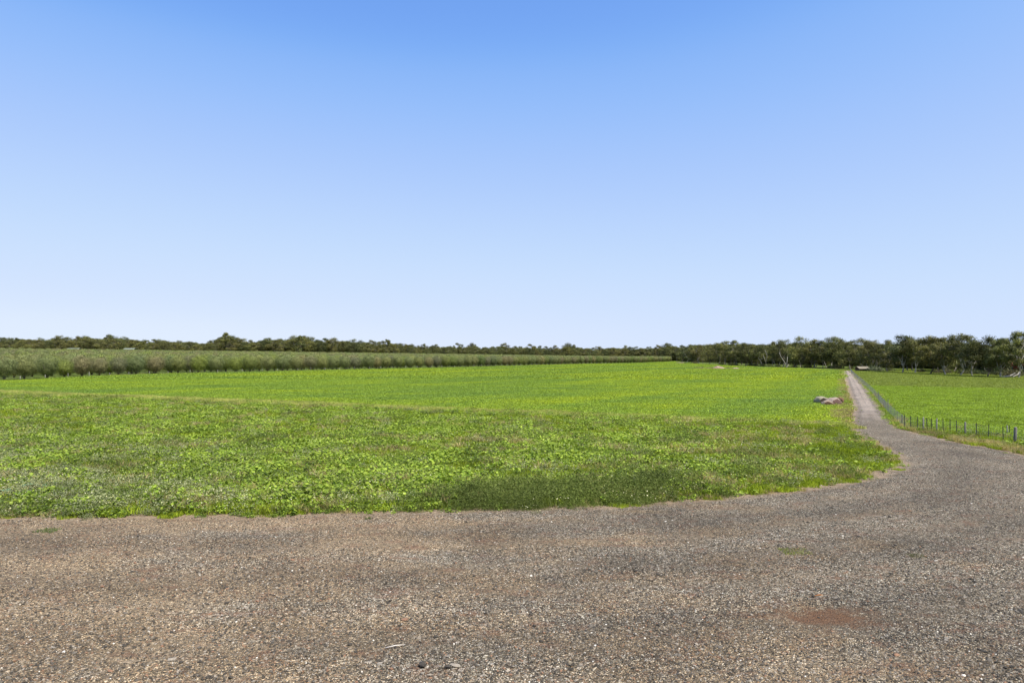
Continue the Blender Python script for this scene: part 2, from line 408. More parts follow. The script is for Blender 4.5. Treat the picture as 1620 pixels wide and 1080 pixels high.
# near road: a fine grid cut along the outline
nx = np.arange(-46, 31.01, .25); ny = np.arange(-12, 58.01, .25)
X, Y = np.meshgrid(nx, ny); x, y = X.ravel(), Y.ravel()
d = road_sdf(x, y)
def und(x, y):
    return .018 * np.sin(x * .7 + 1.3 * np.sin(y * .45)) * np.cos(y * .6 + .4) + .012 * np.sin(x * 2.1 + y * 1.3) + .03
zz = .010 + und(x, y) * np.clip(-d / 1.5, 0, 1)
Fq = grid_faces(len(nx), len(ny)); keep = d[Fq].min(1) < 1.3
Fq = Fq[keep]; used = np.unique(Fq); remap = np.full(len(x), -1); remap[used] = np.arange(len(used))
V1 = np.stack([x, y, zz], 1)[used]; d1 = d[used]; F1 = remap[Fq]
# far road: a ribbon along the track
cl = [((G(a[0], yy)[0] + G(b[0], yy)[0]) / 2, G(0, yy)[1]) for a, b, yy in
      [((1355, 0), (1400, 0), 653), ((1352, 0), (1388, 0), 640), ((1345, 0), (1374, 0), 620), ((1340, 0), (1358, 0), 600), ((1338, 0), (1350.5, 0), 592), ((1336, 0), (1350, 0), 586.3)]]
yy = np.arange(58.0, 247, .8); cx = np.interp(yy, [c[1] for c in cl], [c[0] for c in cl])
off = np.arange(-4.5, 4.51, .25)
X = cx[:, None] + off[None, :]; Y = np.repeat(yy[:, None], len(off), 1); x, y = X.ravel(), Y.ravel()
d2 = road_sdf(x, y)
z2 = .010 + .05 * np.clip(-d2 / 1.2, 0, 1) 
V2 = np.stack([x, y, z2], 1); F2 = grid_faces(len(off), len(yy)); F2 = F2[d2[F2].min(1) < 1.5]
me = mesh_np('gravel_road', np.concatenate([V1, V2]), np.concatenate([F1, F2 + len(V1)]), M_GRAVEL, smooth=True, attrs={'road_d': np.concatenate([d1, d2])})
tag(add('gravel_road', me), kind='structure')

# bare sandy patch at the left end of the weeds
M_SAND = mat_noise('bare_sand', (.24, .165, .10), (.44, .32, .21), 5, .95)
tri_flat('bare_soil', [G(-160, 760), G(-60, 764), G(-8, 768), (G(13, 771)), G(8, 776), G(-14, 779), G(4, 785), G(12, 791), G(2, 797), G(-20, 802), G(-120, 800)], .003, M_SAND)
# ------------------------------------------------------------------ scatter (ground cover nobody could count)
def source_collection(name, meshes):
    c = bpy.data.collections.new(name)
    for i, m in enumerate(meshes): c.objects.link(bpy.data.objects.new('%s_%02d' % (name, i), m))
    return c
def scatter(name, P, idx, rot, scl, coll, label=None, cat=None):
    me = bpy.data.meshes.new(name); me.vertices.add(len(P)); me.vertices.foreach_set('co', np.asarray(P, np.float32).ravel())
    a = me.attributes.new('pick', 'INT', 'POINT'); a.data.foreach_set('value', np.asarray(idx, np.int32))
    a = me.attributes.new('turn', 'FLOAT_VECTOR', 'POINT'); a.data.foreach_set('vector', np.asarray(rot, np.float32).ravel())
    a = me.attributes.new('size', 'FLOAT_VECTOR', 'POINT'); a.data.foreach_set('vector', np.asarray(scl, np.float32).ravel())
    o = add(name, me)
    ng = bpy.data.node_groups.new(name, 'GeometryNodeTree')
    ng.interface.new_socket('Geometry', in_out='INPUT', socket_type='NodeSocketGeometry')
    ng.interface.new_socket('Geometry', in_out='OUTPUT', socket_type='NodeSocketGeometry')
    N, L = ng.nodes, ng.links
    gi, go = N.new('NodeGroupInput'), N.new('NodeGroupOutput')
    iop = N.new('GeometryNodeInstanceOnPoints'); ci = N.new('GeometryNodeCollectionInfo')
    ci.inputs['Collection'].default_value = coll; ci.inputs['Separate Children'].default_value = True; ci.inputs['Reset Children'].default_value = True
    iop.inputs['Pick Instance'].default_value = True
    def at(n, t):
        x = N.new('GeometryNodeInputNamedAttribute'); x.data_type = t; x.inputs['Name'].default_value = n; return x.outputs['Attribute']
    L.new(gi.outputs[0], iop.inputs['Points']); L.new(ci.outputs[0], iop.inputs['Instance'])
    L.new(at('pick', 'INT'), iop.inputs['Instance Index'])
    e2r = N.new('FunctionNodeEulerToRotation'); L.new(at('turn', 'FLOAT_VECTOR'), e2r.inputs[0]); L.new(e2r.outputs[0], iop.inputs['Rotation'])
    L.new(at('size', 'FLOAT_VECTOR'), iop.inputs['Scale']); L.new(iop.outputs[0], go.inputs[0])
    md = o.modifiers.new('scatter', 'NODES'); md.node_group = ng
    return tag(o, label, cat, kind='stuff')
def rotz(n, tilt=.08): 
    r = rng.normal(size=(n, 3)) * tilt; r[:, 2] = rng.random(n) * 6.283; return r
def scl3(s): return np.repeat(np.asarray(s)[:, None], 3, 1)

def patch(seed, n, rad, size, zlo, zhi, ca, cb, mat, tilt=.6, asp=.6, jit=.22, name='leaf_patch', clumps=0, dome=False):
    rg = np.random.default_rng(seed)
    if clumps:
        cc = rg.uniform(-rad, rad, (clumps, 2)); ch = rg.uniform(.55, 1.15, clumps); k = rg.integers(0, clumps, n)
        p = cc[k] + rg.normal(size=(n, 2)) * rad * .16; hz = ch[k]
    else:
        p = rg.uniform(-rad, rad, (n, 2)); hz = np.ones(n)
    r = np.hypot(p[:, 0], p[:, 1]) / rad
    z = (zlo + (zhi - zlo) * rg.random(n)) * hz
    if dome: z = z * np.sqrt(np.clip(1.05 - r ** 2, .05, 1))
    C = np.column_stack([p, z])
    N = unit(np.column_stack([rg.normal(size=(n, 2)) * tilt, np.ones(n)]))
    V, q, c = leaf_arrays(C, N, rg.uniform(*size, n), asp, colmix(rg, n, ca, cb, jit), rg)
    return mesh_np(name, V, q, mat, np.clip(c, .005, 1))
def blades(seed, n, rad, h, w, ca, cb, mat, lean=.35, jit=.2, name='blade_patch', clumps=0):
    rg = np.random.default_rng(seed)
    p = rg.uniform(-rad, rad, (n, 2))
    if clumps: p = rg.uniform(-rad, rad, (clumps, 2))[rg.integers(0, clumps, n)] + rg.normal(size=(n, 2)) * .06
    hh = rg.uniform(*h, n); ww = rg.uniform(*w, n); a = rg.random(n) * 6.283
    d = rg.normal(size=(n, 2)) * lean * hh[:, None]
    b = np.column_stack([np.cos(a), np.sin(a)]) * ww[:, None] * .5
    z0 = np.zeros(n)
    V = np.stack([np.column_stack([p - b, z0]), np.column_stack([p + b, z0]), np.column_stack([p + d * .4 + b * .8, hh * .6]),
                  np.column_stack([p + d, hh]), np.column_stack([p + d * .4 - b * .8, hh * .6])], 1).reshape(-1, 3)
    q = np.arange(5 * n).reshape(n, 5)
    return mesh_np(name, V, q, mat, np.clip(np.repeat(colmix(rg, n, ca, cb, jit), 5, 0), .005, 1))

GREEN_A, GREEN_B = (.135, .212, .024), (.305, .392, .056)
src_broad = source_collection('broadleaf', [patch(10 + i, 165 - 12 * i, .55, (.05 + .012 * i, .13 + .020 * i), .03, .24 + .04 * i, GREEN_A, GREEN_B, M_WEED, .55, .75, clumps=7) for i in range(4)])
src_grass = source_collection('grassblades', [blades(20 + i, 420, .55, (.07, .24), (.014, .03), (.172, .242, .014), (.330, .400, .036), M_GRASS) for i in range(3)])
src_silver = source_collection('greyleaf', [patch(30 + i, 300, .5, (.03, .07), .05, .36, (.16, .18, .08), (.30, .32, .18), M_WEED, 1.0, .6, clumps=9) for i in range(3)])
src_scrub = source_collection('scrubtuft', [patch(40 + i, 620, .6, (.04, .10), .0, .55, (.075, .105, .024), (.160, .195, .050), M_GRASS, 1.6, .25, clumps=0, dome=True) for i in range(3)])
src_dry = source_collection('drystalks', [blades(50 + i, 260, .55, (.08, .40), (.010, .022), (.26, .22, .10), (.52, .43, .22), M_GRASS, .5, clumps=14) for i in range(3)])
src_dark = source_collection('darkleaf', [patch(60 + i, 170, .55, (.05, .12), .02, .3, (.060, .100, .016), (.13, .18, .03), M_WEED, .8, .7, clumps=6) for i in range(3)])
src_flower = source_collection('seedheads', [patch(70 + i, 16, .6, (.03, .055), .2, .42, (.42, .40, .16), (.6, .58, .4), M_GRASS, .5, .8) for i in range(2)])

# weedy strip between the gravel and the boundary line
n = 46000
yy = 19 + (110 - 19) * rng.random(n) ** 1.5; xx = rng.uniform(-.78, .80, n) * yy
dd = road_sdf(xx, yy); below = l1y(xx) - yy
ok = (dd > -.9) & (below > -.4) & (xx < 30) & ((dd > 0) | (rng.random(n) < .10 * np.exp(dd * 2.2)))
xx, yy, dd, below = xx[ok], yy[ok], dd[ok], below[ok]
px, py = PIX(xx, yy); n = len(xx)
def fbm(x, y, s, seed):
    r = np.random.default_rng(seed); out = 0
    for k in range(5):
        a = r.random() * 6.28; f = s * (1.7 ** k); ph = r.random(2) * 6.28
        out = out + np.sin(f * (x * math.cos(a) + y * math.sin(a)) + ph[0] + 1.5 * np.sin(f * .7 * (y * math.cos(a) - x * math.sin(a)) + ph[1])) / (1.25 ** k)
    return out / 3
nA, nB, nC = fbm(xx, yy, .35, 1), fbm(xx, yy, .5, 2), fbm(xx, yy, .8, 3)
u = rng.random(n)
right = np.clip((px - 950) / 250, 0, 1)
near_left = np.clip((420 - px) / 300, 0, 1) * np.clip((py - 690) / 50, 0, 1)
scrub_band = ((px > 670 + 35 * nC + 30 * rng.normal(size=n)) & (px < 1060 + 30 * rng.normal(size=n)) & (dd < 2.5 + .8 * nB + .5 * rng.normal(size=n))).astype(float) * (rng.random(n) < .88)
w = np.stack([
    (.66 - .52 * right) * (1 + 1.5 * nA).clip(.08) * (1 - .35 * near_left),                  # broad
    (.58 + .85 * right) * (1 - 1.1 * nA).clip(.15)* np.where(dd < .8, .35, 1),                         # grass
    .05 + .75 * near_left * (nB > -.15) + .20 * (nB > .62) * (1 - right),          # silver
    .03 + .14 * right * (nC > .4) + .08 * (nC > .7) + .45 * (dd < .9) * (nA > -.1),                             # scrub
    .05 + .20 * right * (nB > .1) + .16 * (nB > .55) + .5 * ((dd < .5) * right),       # dry
    .06 + .28 * (nC > .45) + .5 * (dd < .8) * (1 - right)], 1).clip(0.005)                                          # dark
w[scrub_band > 0] = (.01, .06, .0, 1.6, .05, .1)
w /= w.sum(1, keepdims=True)
kind = (u[:, None] > np.cumsum(w, 1)).sum(1).clip(0, 5)
dens = np.where(dd < .5 + .35 * nC, .22, 1.0) * np.where((px < 14) & (py > 764) & (py < 806), .04, 1)
dens = dens * np.where((px > 1150) & (dd < 1.8), .30 + .5 * (nC > 0), 1)
live = rng.random(n) < dens
defs = [('broadleaf_weeds', src_broad, 4, 'bright green broad leaved weeds growing between the gravel and the sown field', 'weeds'),
        ('short_grass', src_grass, 3, 'short green grass along the gravel edge', 'grass'),
        ('grey_weeds', src_silver, 3, 'grey green small leaved weeds', 'weeds'),
        ('dark_scrub_grass', src_scrub, 3, 'dark green wiry grass bank beside the gravel', 'grass'),
        ('dry_grass', src_dry, 3, 'straw coloured dry grass among the weeds', 'grass'),
        ('dark_weeds', src_dark, 3, 'dark green low weeds', 'weeds')]
for k, (nm, src, nv, lab, cat) in enumerate(defs):
    m = (kind == k) & live; c = m.sum()
    s = rng.uniform(.65, 1.25, c) * np.clip(.4 + dd[m] * .5, .22, 1)
    if k == 3: s = s * 1.15
    z = np.zeros(c)
    scatter(nm, np.column_stack([xx[m], yy[m], z]), np.clip((nv * (.5 + .55 * fbm(xx[m], yy[m], .6, 20 + k)) + rng.normal(size=c) * .5).astype(int), 0, nv - 1), rotz(c), scl3(s), src)
m = live & (rng.random(n) < .10) & (nB > -.2) & (px < 1300); c = m.sum()
scatter('seed_heads', np.column_stack([xx[m], yy[m], np.zeros(c)]), rng.integers(0, 2, c), rotz(c), scl3(rng.uniform(.7, 1.2, c)), src_flower)

# sown crop, left field and right paddock
src_crop = source_collection('cropplants', [patch(80 + i, 560, 1.15, (.06, .13), .02, .22, (.125, .200, .022), (.285, .370, .042), M_CROP, .5, .7, jit=.3, clumps=55) for i in range(4)])
src_cropf = source_collection('cropfar', [patch(90 + i, 480, 2.6, (.13, .30), .02, .22, (.130, .205, .022), (.280, .360, .042), M_CROP, .45, .7, jit=.3, clumps=80) for i in range(3)])
def inpoly(x, y, poly):
    P = np.array(poly); ins = np.zeros(len(x), bool)
    for a, b in zip(P, np.roll(P, -1, 0)):
        c = (a[1] > y) != (b[1] > y)
        ins ^= c & (x < (b[0] - a[0]) * (y - a[1]) / (b[1] - a[1] + 1e-12) + a[0])
    return ins
n = 42000
yy = np.exp(rng.uniform(math.log(46), math.log(190), n)); xx = rng.uniform(-.80, .62, n) * yy
ok = inpoly(xx, yy, crop_poly) & (road_sdf(xx, yy) > 1.7) & (rng.random(n) < np.clip(yy / 75, .0, 1)); xx, yy = xx[ok], yy[ok]; c = len(xx)
scatter('crop_plants', np.column_stack([xx, yy, np.full(c, .004)]), rng.integers(0, 4, c), rotz(c, .02), scl3(rng.uniform(.8, 1.2, c)), src_crop)
n = 60000
yy = 150 * (1 + 4.0 * rng.random(n) ** 1.3); xx = rng.uniform(-.78, .60, n) * yy
ok = inpoly(xx, yy, crop_poly) & (road_sdf(xx, yy) > 3.6); xx, yy = xx[ok], yy[ok]; c = len(xx)
scatter('distant_crop_plants', np.column_stack([xx, yy, np.full(c, .004)]), rng.integers(0, 3, c), rotz(c, .02), scl3(rng.uniform(.8, 1.3, c)), src_cropf)
# yellowing line of ripe grass at the boundary
n = 6000; xx = rng.uniform(-78, 24, n); yy = l1y(xx) + rng.normal(size=n) * np.interp(xx, [-60, 0], [1.1, .8])
ok = rng.random(n) < np.interp(xx, [-60, -20, 5, 22], [.85, .7, .30, .12]) * (.85 + .4 * fbm(xx, yy, .3, 77)).clip(.3, 1) ; xx, yy = xx[ok], yy[ok]; n = len(xx)
src_yel = source_collection('ripegrass', [blades(95 + i, 300, .6, (.10, .34), (.016, .035), (.30, .33, .07), (.50, .49, .17), M_GRASS) for i in range(2)])
scatter('ripe_grass', np.column_stack([xx, yy, np.zeros(n)]), rng.integers(0, 2, n), rotz(n), scl3(rng.uniform(.7, 1.2, n)), src_yel)
# paddock pasture on the right
src_past = source_collection('pasture', [patch(100 + i, 420, 1.1, (.06, .13), .02, .20, (.125, .195, .016), (.245, .330, .034), M_WEED, .5, .6, clumps=26) for i in range(3)])
n = 16000; yy = np.exp(rng.uniform(math.log(40), math.log(150), n)); xx = rng.uniform(.30, .80, n) * yy
pad = [(a + .6, b) for a, b in FENCE_FAR] + [(119, 262), (240, 262), (240, 20), (40, 10), (31, 20)]
hd = .543 * xx + .84 * yy - (.543 * 61 + .84 * 115)
bare = (yy < 52.5 + 1.2 * fbm(xx, yy, .6, 9)) & (xx > 31)
ok = inpoly(xx, yy, pad) & (hd < -1) & (rng.random(n) < np.where(bare, .12, 1)); xx, yy = xx[ok], yy[ok]; c = len(xx)
scatter('pasture', np.column_stack([xx, yy, np.full(c, .004)]), rng.integers(0, 3, c), rotz(c, .02), scl3(rng.uniform(.7, 1.1, c)), src_past)
src_pf = source_collection('pasturefar', [patch(120 + i, 420, 2.2, (.10, .22), .01, .13, (.110, .160, .022), (.220, .250, .048), M_WEED, .5, .6, clumps=0) for i in range(3)])
n = 9000; yy = rng.uniform(92, 262, n); xx = rng.uniform(.30, .80, n) * yy; hd = .543 * xx + .84 * yy - (.543 * 61 + .84 * 115)
ok = inpoly(xx, yy, pad) & (hd > .8) & (xx > np.interp(yy, [p[1] for p in FENCE_FAR], [p[0] for p in FENCE_FAR]) + 2.4) & (fbm(xx, yy, .12, 31) > -.75 + .4 * rng.random(n)); xx, yy = xx[ok], yy[ok]; c = len(xx)
scatter('thin_pasture', np.column_stack([xx, yy, np.full(c, .004)]), rng.integers(0, 3, c), rotz(c, .0), scl3(rng.uniform(.8, 1.2, c)), src_pf)
# verges of the track and under the fence
n = 16000; yy = np.exp(rng.uniform(math.log(30), math.log(245), n)); 
cxx = np.interp(yy, [c[1] for c in cl][:1] + [c[1] for c in cl][1:], [c[0] for c in cl])
xx = cxx + rng.uniform(-8, 9, n); m0 = yy < 62; xx[m0] = rng.uniform(20, 32, m0.sum())
dd = road_sdf(xx, yy); fx = np.interp(yy, [p[1] for p in FENCE_FAR], [p[0] for p in FENCE_FAR])
right_side = (xx > cxx)
ok = (dd > .25 + .004 * yy) & (xx < fx + .5) & ((yy > 47) | (xx > 20)) & np.where(right_side, True, dd < 2.2 + .008 * yy) & ((yy > 56) | right_side | (xx > 24))
xx, yy, dd, rs = xx[ok], yy[ok], dd[ok], right_side[ok]; n = len(xx); nv = fbm(xx, yy, .45, 5)
isdry = np.where(rs, nv + .35 * rng.normal(size=n) > np.where(yy < 62, -.9, -.05), (dd < 1.5 + .3 * nv) & (nv + .3 * rng.normal(size=n) > -.25))
thin = rng.random(n) < np.where(dd < 1.6, .8, .55)
for nm, m, src in (('verge_dry_grass', isdry & thin, src_dry), ('verge_grass', ~isdry & thin, src_grass)):
    c = m.sum(); s = rng.uniform(.45, .95, c)
    scatter(nm, np.column_stack([xx[m], yy[m], np.zeros(c)]), rng.integers(0, 3, c), rotz(c), scl3(s), src)

# loose stones on the gravel
def stone_mesh(seed, col, name='pebble'):
    rg = np.random.default_rng(seed)
    import bmesh
    bm = bmesh.new(); bmesh.ops.create_icosphere(bm, subdivisions=1, radius=.5)
    for v in bm.verts:
        v.co *= 1 + .22 * rg.normal(); v.co.z *= .62; v.co.x *= 1.2; v.co.z += .16
    me = bpy.data.meshes.new(name); bm.to_mesh(me); bm.free(); me.materials.append(col); return me
def stone_mat(i, a, b): return mat_noise('stone_%d' % i, a, b, 25, .8, dist=.004)
SM = [stone_mat(0, (.08, .068, .054), (.15, .128, .10)), stone_mat(1, (.18, .150, .115), (.30, .255, .20)), stone_mat(2, (.028, .023, .017), (.060, .050, .038)),
      stone_mat(3, (.45, .41, .34), (.70, .65, .57)), stone_mat(4, (.16, .085, .05), (.26, .15, .09))]
order = [0, 2, 1, 0, 2, 2, 3, 4]
src_st = source_collection('pebbles', [stone_mesh(200 + i, SM[k]) for i, k in enumerate(order)])
n = 300000
yy = 8.5 + 32 * rng.random(n) ** 1.7; xx = rng.uniform(-.80, .80, n) * yy
dd = road_sdf(xx, yy); den = .5 + .4 * fbm(xx, yy, .55, 12) - .45 * (np.hypot((xx - 6.0) * .62, (yy - 13) * 1.1) < .7)
ok = (dd < .4) & (rng.random(n) < den); xx, yy, dd = xx[ok], yy[ok], dd[ok]; c = len(xx)
s = .016 + .032 * rng.random(c) ** 2.4 + .04 * (rng.random(c) < .008)
pk = rng.choice(8, c, p=[.2, .17, .17, .13, .13, .125, .03, .045]); s = np.where(pk == 6, s * .75, s)
zz = .010 + und(xx, yy) * np.clip(-dd / 1.5, 0, 1) - s * .05
scatter('loose_gravel', np.column_stack([xx, yy, zz]), pk, rotz(c, .3), scl3(s), src_st)

# ------------------------------------------------------------------ trees
def tube_path(a, b, wob, rg, n=5):
    a, b = np.array(a, float), np.array(b, float); L = np.linalg.norm(b - a)
    out = []
    for i in range(n):
        t = i / (n - 1); p = a * (1 - t) + b * t
        if 0 < i < n - 1: p = p + rg.normal(size=3) * wob * L
        p[2] += L * .10 * math.sin(t * math.pi) * (1 if i else 0)
        out.append(p)
    return out
def gum_meshes(seed, H=12.0, W=10.0, nl=6200, base=.09, ncl=27, airy=0.0, dark=1.0, warm=0.0, barkmat=None, fork=.13, leaf=(.26, .50)):
    rg = np.random.default_rng(seed); rx = W / 2
    cen = []
    tries = 0
    while len(cen) < ncl and tries < 4000:
        tries += 1
        v = rg.normal(size=3); v /= np.linalg.norm(v); r = rg.random() ** .42
        p = np.array([v[0] * rx * r * .80, v[1] * rx * r * .80, H * (base + (1 - base) * (.47 + .40 * v[2] * r))])
        if p[2] < H * (base + .05): continue
        if p[2] < H * .38 and math.hypot(p[0], p[1]) < rx * .2: continue
        if all(np.linalg.norm((p - q) / np.array([1, 1, .7])) > W * (.13 + .05 * airy) for q in cen): cen.append(p)
    cen = np.array(cen); rad = W * rg.uniform(.095, .160, len(cen)) * (1 - .25 * airy)
    nt = 4; a_ = rg.random(nt) * 6.28; q_ = rg.uniform(.05, .6, nt)     # ragged leaders standing out of the dome
    tips = np.column_stack([np.cos(a_) * rx * q_ * .8, np.sin(a_) * rx * q_ * .8, H * (.90 - .30 * q_ ** 2 + rg.uniform(-.06, .02, nt))])
    cen = np.concatenate([cen, tips]); rad = np.concatenate([rad, W * rg.uniform(.09, .125, nt)])
    mb = MB(); lean = rg.normal(size=2) * H * .05; fz = H * fork
    r0 = .013 * H * rg.uniform(.9, 1.3); top = np.array([lean[0], lean[1], fz])
    mb.tube([(0, 0, -.4), (0, 0, .15), (lean[0] * .5, lean[1] * .5, fz * .5), tuple(top)], [r0 * 1.7, r0 * 1.25, r0, r0 * .9], 8)
    mains = []
    for k in range(rg.integers(3, 5)):
        a = k * 2.1 + rg.random() * 1.2
        e = np.array([math.cos(a) * rx * rg.uniform(.25, .6), math.sin(a) * rx * rg.uniform(.25, .6), H * rg.uniform(.5, .72)])
        pth = tube_path(top - (0, 0, .1), e, .07, rg, 6); mains.append(pth)
        mb.tube(pth, np.linspace(r0 * .62, r0 * .28, 6), 6)
    for c in cen:
        best = min((np.linalg.norm(p - c), i, j) for i, m in enumerate(mains) for j, p in enumerate(m[2:]))
        s = mains[best[1]][best[2] + 2]
        if best[0] > .3: mb.tube(tube_path(s, c, .08, rg, 4), np.linspace(r0 * .24, r0 * .08, 4), 5)
    trunk = mb.mesh('trunk', barkmat or M_BARK, True)
    w = rad ** 2; k = rg.choice(len(cen), nl, p=w / w.sum())
    v = unit(rg.normal(size=(nl, 3))); rr = rg.random(nl)[:, None] ** .40
    off = v * rr * rad[k][:, None] * np.array([1.15, 1.15, .72]); off += rg.normal(size=(nl, 3)) * .10
    C = cen[k] + off
    N = unit(v * 1.3 + rg.normal(size=(nl, 3)) * .5 + np.array([0, 0, .35]))
    ca, cb = np.array((.044, .054, .020)), np.array((.138, .146, .054))
    ca = ca + warm * np.array((.014, .006, .0)); cb = cb + warm * np.array((.026, .010, .004))
    cl_t = (1 + .30 * rg.normal(size=len(cen)))[k][:, None]
    col = colmix(rg, nl, ca * dark, cb * dark, .2) * cl_t.clip(.55, 1.5)
    V, q, t = leaf_arrays(C, N, rg.uniform(*leaf, nl), .42, col, rg, np.array([0, 0, -.8]))
    crown = mesh_np('crown', V, q, M_GUM, t.clip(.008, 1))
    return trunk, crown
def olive_meshes(seed, H=5.5, W=5.7, nl=9500, tone=0, leaf=(.15, .28)):
    rg = np.random.default_rng(seed); ncl = 26
    v = unit(rg.normal(size=(ncl, 3))); r = rg.random((ncl, 1)) ** .35
    cen = v * r * np.array([W * .36, W * .36, H * .42]) + np.array([0, 0, H * .47]); cen[:, 2] = cen[:, 2].clip(H * .16, H * .86); cen[:, :2] *= (.55 + .55 * cen[:, 2:3] / H)
    rad = rg.uniform(.12, .19, ncl) * W
    k = rg.integers(0, ncl, nl); u = unit(rg.normal(size=(nl, 3))); rr = rg.random(nl)[:, None] ** .35
    C = cen[k] + u * rr * rad[k][:, None] * np.array([1, 1, .85]) + rg.normal(size=(nl, 3)) * .08
    sh = rg.random(nl) < .62                                   # most leaves sit on the rounded outside of the head
    ph = rg.random(6) * 6.28
    lump_ = 1 + .09 * np.sin(5 * u[:, 0] + ph[0]) * np.sin(5 * u[:, 1] + ph[1]) + .07 * np.sin(9 * u[:, 2] + 7 * u[:, 0] + ph[2]) + .05 * np.sin(13 * u[:, 1] + ph[3])
    S = u * (lump_ * (1 - .28 * rg.random(nl) ** 1.5))[:, None] * np.array([W * .47, W * .47, H * .475]) + np.array([0, 0, H * .515])
    eg = (.93 + .18 * u[:, 2]).clip(.72, 1.05); S[:, 0] *= eg; S[:, 1] *= eg
    C = np.where(sh[:, None], S, C)
    C[:, 2] = C[:, 2].clip(.12, None)
    N = unit(np.where(sh[:, None], u * 1.7, u * .9 + unit(C - np.array([0, 0, H * .42]))) + rg.normal(size=(nl, 3)) * .36)
    pal = [((.066, .084, .032), (.250, .280, .120)), ((.092, .090, .050), (.250, .245, .135)), ((.064, .090, .026), (.225, .270, .085))][tone]  # wide dark-to-light leaf mix, deepening the shaded look of crowns by colour
    col = colmix(rg, nl, pal[0], pal[1], .2) * (1 + .14 * rg.normal(size=ncl))[k][:, None].clip(.6, 1.4)
    V, q, t = leaf_arrays(C, N, rg.uniform(*leaf, nl), .38, col, rg, np.array([0, 0, .5]))
    crown = mesh_np('crown', V, q, M_OLIVE, t.clip(.01, 1))
    mb = MB()
    for i in range(3):
        a = i * 2.1 + rg.random(); e = (math.cos(a) * W * .22, math.sin(a) * W * .22, H * .6)
        mb.tube([(0.08 * math.cos(a), .08 * math.sin(a), -.2), (.2 * math.cos(a), .2 * math.sin(a), .6), e], [.16, .12, .05], 6)
    return mb.mesh('trunk', M_BARKD, True), crown
def plant(name, pair, loc, rz, s, label, cat, group=None, sz=None):
    e = bpy.data.objects.new(name, None); COL.objects.link(e); e.location = loc; e.rotation_euler = (0, 0, rz)
    e.scale = s if hasattr(s, '__len__') else (s, s, s); e.empty_display_size = .5
    add('trunk', pair[0], e); add('crown', pair[1], e)
    return tag(e, label, cat, group)

# ---- olive grove
OL = [olive_meshes(300 + i, tone=[0, 0, 1, 2, 0, 1, 2, 0][i]) for i in range(8)]
OLD = {0: 'dusty green', 1: 'brownish grey', 2: 'fresh green'}
TONE = [0, 0, 1, 2, 0, 1, 2, 0]
path = np.array(ORCH[1:]); path[0] = (-121, 112)
seg = np.hypot(*np.diff(path, axis=0).T); cum = np.concatenate([[0], np.cumsum(seg)])
def along(t): return np.interp(t, cum, path[:, 0]), np.interp(t, cum, path[:, 1])
front = []; t = 0.0
while t < cum[-1]: front.append(t); t += 6.4
WOODY = [( -60, 640), (0, 640), (200, 660), (400, 700), (600, 760), (800, 830), (950, 870), (1075, 800), (1085, 770)]
def grove_limit(px): return np.interp(px, [-600, 0, 300, 600, 900, 1075, 1200], [520, 540, 610, 700, 800, 745, 700])
cand = []
for r in range(0, 75):
    for i, t in enumerate(front):
        a, b = along(t); a = a - 8.2 * r + rng.normal() * .3; b = b + 1.2 * r + rng.normal() * .3
        if b < 90: continue
        p = 810 + F * a / b
        if p < -160 or (p > 1075 and r > 0) or b > grove_limit(p): continue
        cand.append((r, i, a, b, p))
# also rows continuing behind the left end of the front row
indiv = [c for c in cand if c[0] == 0]
second = sorted([c for c in cand if c[0] in (1, 2)], key=lambda c: c[3])
indiv += second[:300 - len(indiv)]
ids = set(id(c) for c in indiv)
vis = sorted([c for c in indiv if c[0] == 0 and c[4] > -25], key=lambda c: c[4])
ORD = ['first', 'second', 'third', 'fourth', 'fifth', 'sixth', 'seventh', 'eighth', 'ninth', 'tenth', 'eleventh', 'twelfth', 'thirteenth', 'fourteenth', 'fifteenth', 'sixteenth']
lab = {}
for k, c in enumerate(vis[:16]): lab[id(c)] = k
pick0 = [0, 4, 7, 3, 2, 5, 2, 4, 5, 0, 6, 1, 3, 6, 1, 7]
for c in indiv:
    k = lab.get(id(c)); v = pick0[k] if k is not None else random.randrange(8)
    s = random.uniform(.9, 1.08); rz = random.random() * 6.28
    if k is not None: L = '%s olive tree, %s from the left photo edge in the grove front row' % (OLD[TONE[v]], ORD[k])
    elif c[0] == 0 and c[4] <= -25: L = 'olive tree of the front row left of the picture edge'
    elif c[0] == 0: L = 'small rounded olive tree in the grove front row, beyond its sixteenth from the left'
    else: L = 'olive tree behind the front row with only its sunlit top showing'
    if k == 3: v = 3; s = .86
    plant('olive_tree', OL[v], (c[2], c[3], TZ(c[2], c[3])), rz, (s, s, s * (1.0 if k != 3 else .9)), L, 'olive tree', 'olive trees of the grove' if k is None else 'olive trees standing in the front row')
rest = [c for c in cand if id(c) not in ids]
OLF = source_collection('olive_far', [olive_meshes(330 + i, nl=1700, tone=[0, 1, 2][i], leaf=(.28, .50))[1] for i in range(3)])
P = np.array([(c[2], c[3], TZ(c[2], c[3])) for c in rest]); c = len(P)
scatter('olive_grove', P, rng.integers(0, 3, c), rotz(c, 0), scl3(rng.uniform(.92, 1.06, c)), OLF, 'dense mass of olive trees reaching back behind the front rows', 'olive grove')

